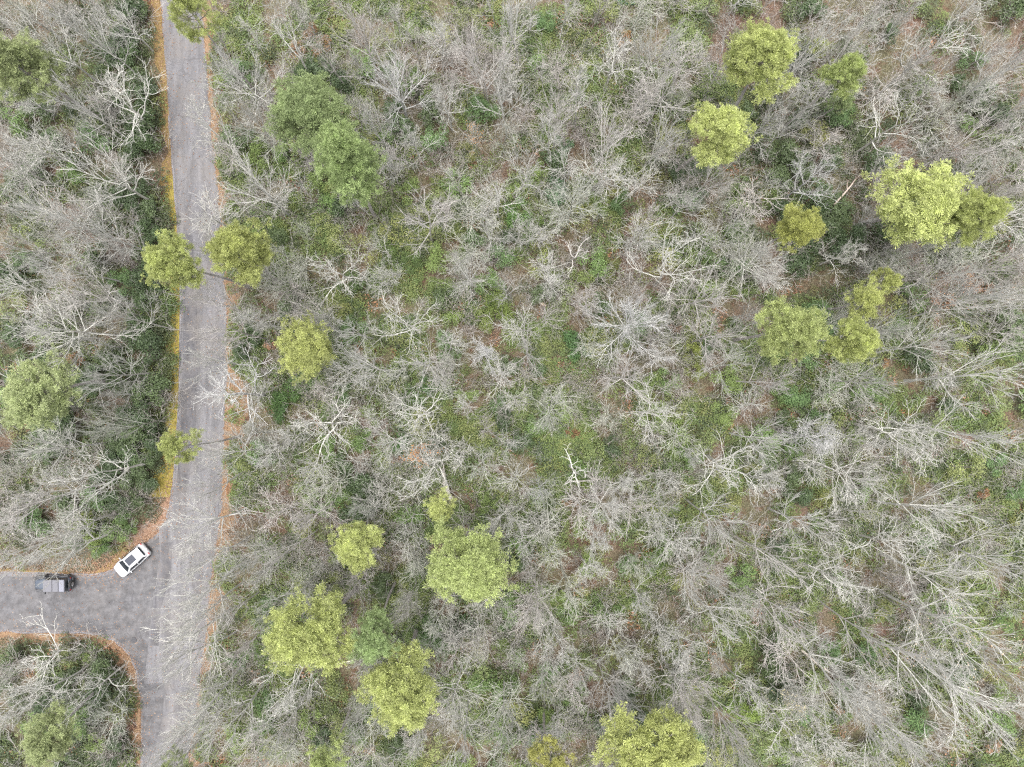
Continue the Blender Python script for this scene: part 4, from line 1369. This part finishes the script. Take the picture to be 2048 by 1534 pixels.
def white_car():
    root = link('parked_car', None)
    tag(root, 'white crossover car with a glass roof panel parked at the road junction', 'car')
    # lower body: stations (x, half width, z bottom, z shoulder, z top)
    st = [(-2.33, .62, .45, .62, .80), (-2.27, .78, .36, .75, .98), (-2.10, .87, .28, .86, 1.05), (-1.6, .92, .24, .90, 1.06), (-.8, .93, .22, .88, 1.03), (0, .93, .22, .86, 1.01),
          (.8, .93, .22, .85, 1.00), (1.15, .925, .23, .84, .99), (1.6, .91, .25, .80, .94), (2.0, .86, .28, .72, .86), (2.22, .76, .34, .62, .74), (2.34, .58, .42, .54, .62)]
    rings = []
    for x, w, zb, zs, zt in st:
        half = [(w * .86, zb), (w * .98, zb + .12), (w, (zb + zs) / 2), (w * .985, zs), (w * .94, zs + (zt - zs) * .6), (w * .84, zt), (w * .45, zt + .025), (0, zt + .035)]
        ring = [(x, y, z) for y, z in half] + [(x, -y, z) for y, z in half[::-1][1:]]
        rings.append(ring)
    body = link('body', bm_mesh('body', ring_loft(rings), M['white_paint'], True), root)
    # cabin: rounded rings
    lev = [(1.00, 1.16, -2.12, .87, .82), (1.09, 1.04, -2.08, .855, .80), (1.30, .73, -1.99, .775, .73), (1.48, .45, -1.88, .685, .64), (1.575, .26, -1.76, .615, .575), (1.62, .04, -1.60, .545, .50), (1.635, -.25, -1.38, .45, .40)]
    rings = []
    for z, xf, xr, wf, wr in lev:
        wm = max(wf, wr) + .015
        xm = (xf + xr) / 2
        half = [(xf + .07, 0), (xf + .05, wf * .5), (xf, wf * .88), (xf - .16, wf), (xm + .02, wm), (xm - .06, wm), (xr + .22, wr), (xr + .02, wr * .88), (xr - .03, wr * .5), (xr - .04, 0)]
        rings.append([(x, y, z) for x, y in half] + [(x, -y, z) for x, y in half[::-1][1:-1]])
    link('cabin', bm_mesh('cabin', ring_loft(rings), M['white_paint'], True), root)

    def glass(name, cols, rows, grow_=.012):
        """curved pane over cabin columns cols (ring indices) and levels rows, a little proud of the shell"""
        bm = bmesh.new()
        n = len(rings[0])
        cen = sum((Vector(rings[r][c % n]) for r in rows for c in cols), Vector()) / (len(rows) * len(cols))
        ax = Vector((-.5, 0, 1.0))
        g = []
        for r in rows:
            row = []
            for c in cols:
                p = Vector(rings[r][c % n])
                o = Vector((p.x - ax.x, p.y, (p.z - ax.z) * .9)).normalized()
                q = cen + (p - cen) * .965 + o * grow_
                row.append(bm.verts.new(q))
            g.append(row)
        for i in range(len(rows) - 1):
            for j in range(len(cols) - 1):
                bm.faces.new((g[i][j], g[i][j + 1], g[i + 1][j + 1], g[i + 1][j]))
        bmesh.ops.recalc_face_normals(bm, faces=bm.faces)
        if bm.faces[0].normal.dot(cen - ax) < 0 if hasattr(bm.faces, 'ensure_lookup_table') and not bm.faces.ensure_lookup_table() else False:
            bmesh.ops.reverse_faces(bm, faces=bm.faces)
        return link(name, bm_mesh(name, bm, M['glass'], True), root)
    glass('windscreen', [-2, -1, 0, 1, 2], [1, 2, 3, 4], .045)
    glass('rear_window', [7, 8, 9, 10, 11], [2, 3, 4], .04)
    for sgn in (1, -1):
        glass('side_window', [3 * sgn, 4 * sgn], [1, 2, 3], .022)
        glass('side_window', [5 * sgn, 6 * sgn], [1, 2, 3], .022)
    pane('sunroof', root, [(.18, -.43, 1.630), (.18, .43, 1.630), (-1.02, .43, 1.655), (-1.02, -.43, 1.655)], M['sunroof'], .02)
    for s in (1, -1):
        m = box_obj('door_mirror', root, (.72, s * 1.02, 1.08), (.13, .24, .15), M['white_paint'], .04)
        box_obj('mirror_glass', m, (-.068, 0, 0), (.012, .19, .11), M['glass'], .004)
        box_obj('headlight', root, (2.02, s * .70, .79), (.34, .16, .10), M['lamp_clear'], .03, Matrix.Rotation(R(-14) * s, 4, 'Z') @ Matrix.Rotation(R(24), 4, 'Y'))
        box_obj('tail_light', root, (-2.22, s * .66, .96), (.16, .30, .12), M['lamp_red'], .03, Matrix.Rotation(R(14) * s, 4, 'Z'))
        for x in (.35, -.62):
            box_obj('door_handle', root, (x, s * .937, .86), (.18, .025, .03), M['white_paint'], .008)
        box_obj('roof_rail', root, (-.65, s * .545, 1.615), (1.7, .03, .035), M['white_paint'], .01)
        box_obj('sill_trim', root, (-.05, s * .905, .27), (2.0, .06, .10), M['black_plastic'], .02)
        for x in (1.42, -1.42):
            # wheel arch and wheel
            bm = bmesh.new()
            k = 14
            prev = None
            for j in range(k + 1):
                a = math.pi * j / k
                ci, si = math.cos(a), math.sin(a)
                row = [bm.verts.new((ci * q, s * yy, .33 + si * q)) for q, yy in ((.36, .80), (.36, .945), (.43, .945), (.43, .90))]
                if prev:
                    for b in range(3):
                        bm.faces.new((prev[b], row[b], row[b + 1], prev[b + 1]))
                prev = row
            ar = link('wheel_arch', bm_mesh('wheel_arch', bm, M['black_plastic']), root)
            ar.location = (x, 0, 0)
            wheel(root, (x, s * .83, .345), .345, .23, s)
    box_obj('rear_spoiler', root, (-1.86, 0, 1.605), (.24, 1.12, .035), M['white_paint'], .012)
    box_obj('rear_bumper', root, (-2.31, 0, .50), (.10, 1.25, .22), M['black_plastic'], .04)
    box_obj('front_grille', root, (2.30, 0, .56), (.08, .86, .20), M['black_plastic'], .03)
    box_obj('number_plate', root, (-2.345, 0, .78), (.02, .36, .12), M['plate'], .004)
    x, y = W(270, 1118)
    root.location = (x, y, .012)
    root.rotation_euler = (0, 0, R(221))
    root.scale = (.94, .98, .94)
    return root


def grey_jeep():
    root = link('parked_off_roader', None)
    tag(root, 'boxy dark off-roader with a grey top and rear spare wheel under bare branches', 'car')
    # tub
    st = [(-1.95, .72, .55, 1.12), (-1.90, .77, .50, 1.16), (-.6, .79, .48, 1.16), (.55, .79, .48, 1.16), (.72, .76, .50, 1.15), (.80, .66, .55, 1.16), (1.3, .60, .58, 1.12), (1.82, .54, .60, 1.06), (1.90, .50, .62, 1.00)]
    rings = []
    for x, w, zb, zt in st:
        half = [(w * .95, zb), (w, zb + .08), (w, zt - .08), (w * .95, zt), (w * .5, zt + .02), (0, zt + .025)]
        rings.append([(x, y, z) for y, z in half] + [(x, -y, z) for y, z in half[::-1][1:]])
    link('body', bm_mesh('body', ring_loft(rings), M['blue_grey_paint'], True), root)
    # cabin shell
    lev = [(1.14, .72, -1.90, .76), (1.55, .50, -1.86, .70), (1.74, .40, -1.82, .67)]
    rings = []
    for z, xf, xr, w in lev:
        rings.append([(xf, w * .9, z), (xf - .08, w, z), (xr + .1, w, z), (xr, w * .9, z), (xr, -w * .9, z), (xr + .1, -w, z), (xf - .08, -w, z), (xf, -w * .9, z)])
    link('cabin', bm_mesh('cabin', ring_loft(rings), M['black_plastic']), root)
    box_obj('roof_panel', root, (.02, 0, 1.785), (.98, 1.36, .09), M['grey_roof'], .035)
    box_obj('roof_panel', root, (-.83, 0, 1.785), (.66, 1.36, .09), M['grey_roof'], .035)
    rr_ = box_obj('roof_panel', root, (-1.50, 0, 1.775), (.60, 1.36, .09), M['pale_roof'], .035)
    rr_['label'] = 'paler rear roof panel'
    pane('windscreen', root, [(.715, -.62, 1.17), (.715, .62, 1.17), (.425, .58, 1.70), (.425, -.58, 1.70)], M['glass'], .02)
    pane('rear_window', root, [(-1.895, .55, 1.22), (-1.895, -.55, 1.22), (-1.84, -.52, 1.68), (-1.84, .52, 1.68)], M['glass'], .012)
    for s in (1, -1):
        for x0, x1, x2, x3 in ((.52, -.42, -.42, .32), (-.50, -1.76, -1.74, -.50)):
            pts = [(x0, s * .755, 1.20), (x1, s * .755, 1.20), (x2, s * .685, 1.66), (x3, s * .685, 1.66)]
            pane('side_window', root, pts if s > 0 else pts[::-1], M['glass'], .010)
        for x in (1.28, -1.20):
            bm = bmesh.new()
            prof = [(-.58, .62), (-.46, .92), (-.20, 1.02), (.25, 1.02), (.52, .92), (.60, .76)]
            prev = None
            for px_, pz_ in prof:
                row = [bm.verts.new((px_, s * .58, pz_)), bm.verts.new((px_, s * .95, pz_ - .02)), bm.verts.new((px_, s * .95, pz_ - .08)), bm.verts.new((px_, s * .58, pz_ - .06))]
                if prev:
                    for b in range(4):
                        bm.faces.new((prev[b], row[b], row[(b + 1) % 4], prev[(b + 1) % 4]))
                else:
                    bm.faces.new(row)
                prev = row
            bm.faces.new(prev[::-1])
            bmesh.ops.recalc_face_normals(bm, faces=bm.faces)
            fo = link('fender', bm_mesh('fender', bm, M['black_plastic']), root)
            fo.location = (x, 0, 0)
            wheel(root, (x, s * .78, .41), .41, .27, s)
        m = box_obj('door_mirror', root, (.62, s * .96, 1.28), (.10, .22, .20), M['black_plastic'], .03)
        box_obj('headlight', root, (1.90, s * .36, .88), (.06, .20, .20), M['lamp_clear'], .03)
        box_obj('tail_light', root, (-1.96, s * .68, .90), (.06, .14, .22), M['lamp_red'], .02)
        box_obj('side_step', root, (.05, s * .84, .50), (1.35, .18, .06), M['black_plastic'], .02)
        box_obj('bonnet_latch', root, (1.45, s * .57, 1.09), (.10, .05, .05), M['black_plastic'], .01)
    box_obj('front_bumper', root, (2.05, 0, .62), (.22, 1.55, .20), M['black_plastic'], .05)
    box_obj('rear_bumper', root, (-2.02, 0, .58), (.16, 1.45, .18), M['black_plastic'], .05)
    sp = wheel(root, (-2.10, .05, 1.02), .40, .26, 1)
    sp.name = 'spare_wheel'
    sp.rotation_euler = (0, 0, R(90))
    x, y = W(116, 1163)
    root.location = (x, y, .012)
    root.rotation_euler = (0, 0, R(180.5))
    root.scale = (1.02, 0.98, 1.0)
    return root


white_car()
grey_jeep()

# ------------------------------------------------------------------ fallen wood and a tarp
def log(name, a, b, r0, r1, label, z=.3, tint=(.50, .44, .38), limbs=3, seed=1, zb=None):
    rng = np.random.default_rng(seed)
    A = np.array([*W(*a), 0.0])
    B = np.array([*W(*b), 0.0])
    L = np.linalg.norm(B - A)
    root = link(name, None)
    gz = float(ground_z([A[:2]])[0])
    root.location = (A[0], A[1], gz + z)
    d = (B - A) / L
    d[2] = ((zb if zb is not None else z) - z) / L
    P, Rd = grow(rng, np.zeros((1, 3)), d[None], np.array([L]), np.array([r0]), np.array([r1]), 8, .05 if limbs < 3 else .17, 0)
    v, q = tubes(P, Rd, 9)
    k = len(v)
    cap = [np.array([np.arange(9)[::-1]]), np.array([np.arange(k - 9, k)])]
    link('stem', mesh_np('stem', v, [q] + cap, M['limb_bark'], True), root, tint)
    if limbs:
        B_, BR, BL = sprout(rng, P, Rd, np.array([L]), limbs, .45, 1, .7, .45, 5, .2, .03, .6, .09)
        C, CR, CL = sprout(rng, B_, BR, BL, 3, .3, 1, .7, .5, 3, .2, .03, .6, .04)
        for i in range(len(B_)):
            sl = slice(i * 3, i * 3 + 3)
            v, q = join_tubes([tubes(B_[i:i + 1], BR[i:i + 1], 6), tubes(C[sl], CR[sl], 4)])
            link('limb', mesh_np('limb', v, [q], M['limb_bark'], True), root, tint)
    tag(root, label, 'log')
    return root


log('fallen_log', (1072, 602), (1096, 612), .22, .18, 'short bare log on a brown gap in the middle of the wood', limbs=0, seed=3, tint=(.46, .36, .28))
log('fallen_limb', (1128, 962), (1228, 925), .11, .04, 'pale crooked limb caught in the bushes above a small light green bush', z=1.6, zb=2.6, limbs=4, seed=4, tint=(.34, .32, .29))
log('fallen_log', (672, 1326), (728, 1312), .10, .07, 'thin pale log between the narrow soft green pine and the broad pale pine', limbs=0, z=.6, seed=5)
log('fallen_log', (905, 1000), (842, 962), .30, .20, 'thick grey leaning stem under the little pale pine', limbs=3, z=.4, zb=5.0, seed=6, tint=(.46, .43, .39))
log('fallen_log', (1598, 1295), (1652, 1328), .17, .11, 'broken pale stem among bare trees in the lower far corner', limbs=2, z=.5, zb=2.0, seed=8)
log('fallen_log', (1010, 1112), (1040, 1098), .20, .15, 'stubby broken log beyond the large oval pine', limbs=0, z=.8, seed=9, tint=(.44, .38, .32))
log('fallen_limb', (1650, 420), (1690, 372), .12, .05, 'pinkish dead limb lying over the dark evergreens near the small golden pine', limbs=2, z=2.5, zb=3.5, seed=10, tint=(.52, .42, .36))

# crumpled teal tarp at the top of the wood
bm = bmesh.new()
bmesh.ops.create_grid(bm, x_segments=14, y_segments=10, size=.5)
for v in bm.verts:
    x, y = v.co.x, v.co.y
    v.co = (x * 2.3, y * 1.5, .25 + .12 * math.sin(9 * x + 2) * math.cos(7 * y) + .06 * math.sin(21 * x + 13 * y) - .3 * (abs(2 * x) ** 4 + abs(2 * y) ** 4) * .6)
tp = link('tarp', bm_mesh('tarp', bm, M['teal'], True))
mod = tp.modifiers.new('thickness', 'SOLIDIFY')
mod.thickness = .01
xy = W(1252, 4)
tp.location = (*xy, float(ground_z([xy])[0]) + .1)
tag(tp, 'crumpled teal tarp on the leaf litter at the upper edge', 'tarp')

# ------------------------------------------------------------------ labels for the many trees and bushes
LAND += [(262, 1120, 'the white car'), (110, 1165, 'the dark off-roader'), (1275, 655, 'the star-shaped pale tree'), (1170, 965, 'the small light green bush'),
         (1252, 4, 'the teal tarp'), (1083, 607, 'the short bare log'), (1650, 872, 'the dense ash-grey tree'), (1955, 1285, 'the tan-leaved tree')]
SPECIAL = {(1275, 655): 'star-shaped pale bare tree with dense radiating twigs in mid-wood', (1650, 872): 'dense ash-grey bare tree with a tight tangled crown',
           (1955, 1285): 'tan-leaved tree, largest of those still holding dry leaves, low away from road', (840, 905): 'slender bare tree holding bright orange leaves in mid-wood',
           (1790, 1300): 'smaller tan-leaved bare tree next to the largest tan-leaved one', (1930, 590): 'bare tree with pinkish orange leaves in the far upper side',
           (948, 262): 'slim bare tree with an orange leaf tuft, upper mid-wood', (1590, 1420): 'slender bare tree with cream leaves above the lower edge',
           (1152, 500): 'broken pinkish snag with bare stubs, above mid-wood', (460, 785): 'ash-white crooked bare tree reaching across the road', (1160, 950): 'pale leafless snag beside the fallen limb'}
USED = set()
ORD = ['', 'second ', 'third ', 'fourth ', 'fifth ', 'sixth ', 'seventh ', 'eighth ', 'ninth ', 'tenth ', 'eleventh ', 'twelfth ', 'thirteenth ', 'fourteenth ', 'fifteenth ', 'sixteenth ']


def where(px, py):
    """the landmark that lies closest and the way to go from it"""
    d, lx, ly, s = min(((math.hypot(px - a, py - b)), a, b, c) for a, b, c in LAND if (a, b) != (px, py))
    dx, dy = px - lx, py - ly
    away = 1 if lx > 400 else -1         # which way leads off from the road
    v = 'above' if dy < 0 else 'below'
    h = 'roadward' if dx * away < 0 else 'off-road side'
    if abs(dx) < .41 * abs(dy):
        w = v
    elif abs(dy) < .41 * abs(dx):
        w = 'roadward of' if h == 'roadward' else 'outward of'
    else:
        w = v + (' and roadward of' if h == 'roadward' else ' and outward of')
    return w, s, d


def put_labels(recs, noun, cat, group):
    recs = sorted(recs, key=lambda r: where(r['px'], r['py'])[2])
    n = {}
    for r in recs:
        key = (r['px'], r['py'])
        tag(r['o'], cat=cat, group=group(r))
        if key in SPECIAL and 'base' in r:
            r['o']['label'] = SPECIAL[key]
            USED.add(SPECIAL[key])
            continue
        w, s, d = where(*key)
        stemtxt = '%s %s %s' % (noun(r), w, s)
        i = n.get(stemtxt, 0)
        n[stemtxt] = i + 1
        lab = (ORD[min(i, 15)] + stemtxt).strip()
        if len(lab.replace('-', ' ').split()) > 16:
            lab = lab.replace(' and roadward of', ' roadward of').replace(' and outward of', ' outward of')
        r['o']['label'] = lab
        USED.add(lab)


SHAPE = {'oak': 'crooked', 'maple': 'fine-twigged', 'slim': 'slender', 'beech': 'straight-limbed', 'star': 'starry', 'dense': 'tangled', 'snag': 'broken'}
put_labels(TREES, lambda r: ('big ' if r['r'] > 78 else '') + SHAPE[r['kind']] + ' ' + TINT_NAME[id(r['tint'])] + ' bare tree', 'tree', lambda r: 'leafless trees of the wood')
put_labels(YOUNG, lambda r: ('tall ' if r['H'] > 8 else 'low ' if r['H'] < 6.5 else '') + TINT_NAME[id(r['tint'])] + ' bare sapling', 'sapling', lambda r: 'leafless saplings under the trees')
BN = {'evergreen': 'dark evergreen bush', 'leafy': 'leafy green bush', 'airy': 'yellow-green leafy sapling', 'russet': 'russet-leaved sapling'}
put_labels(BUSHES, lambda r: ('large ' if r['r'] > 31 else '') + BN[r['kind']], lambda: 0 and '' or 'bush', lambda r: 'understorey bushes') if False else None
for kind in BN:
    put_labels([b for b in BUSHES if b['kind'] == kind], lambda r: ('large ' if r['r'] > 31 else '') + BN[r['kind']], 'sapling' if kind in ('airy', 'russet') else 'bush', lambda r: BN[r['kind']] + ' understorey')
print('TREES', len(TREES), 'BUSHES', len(BUSHES), {k: sum(b['kind'] == k for b in BUSHES) for k in BN}, 'objects', len(bpy.data.objects))
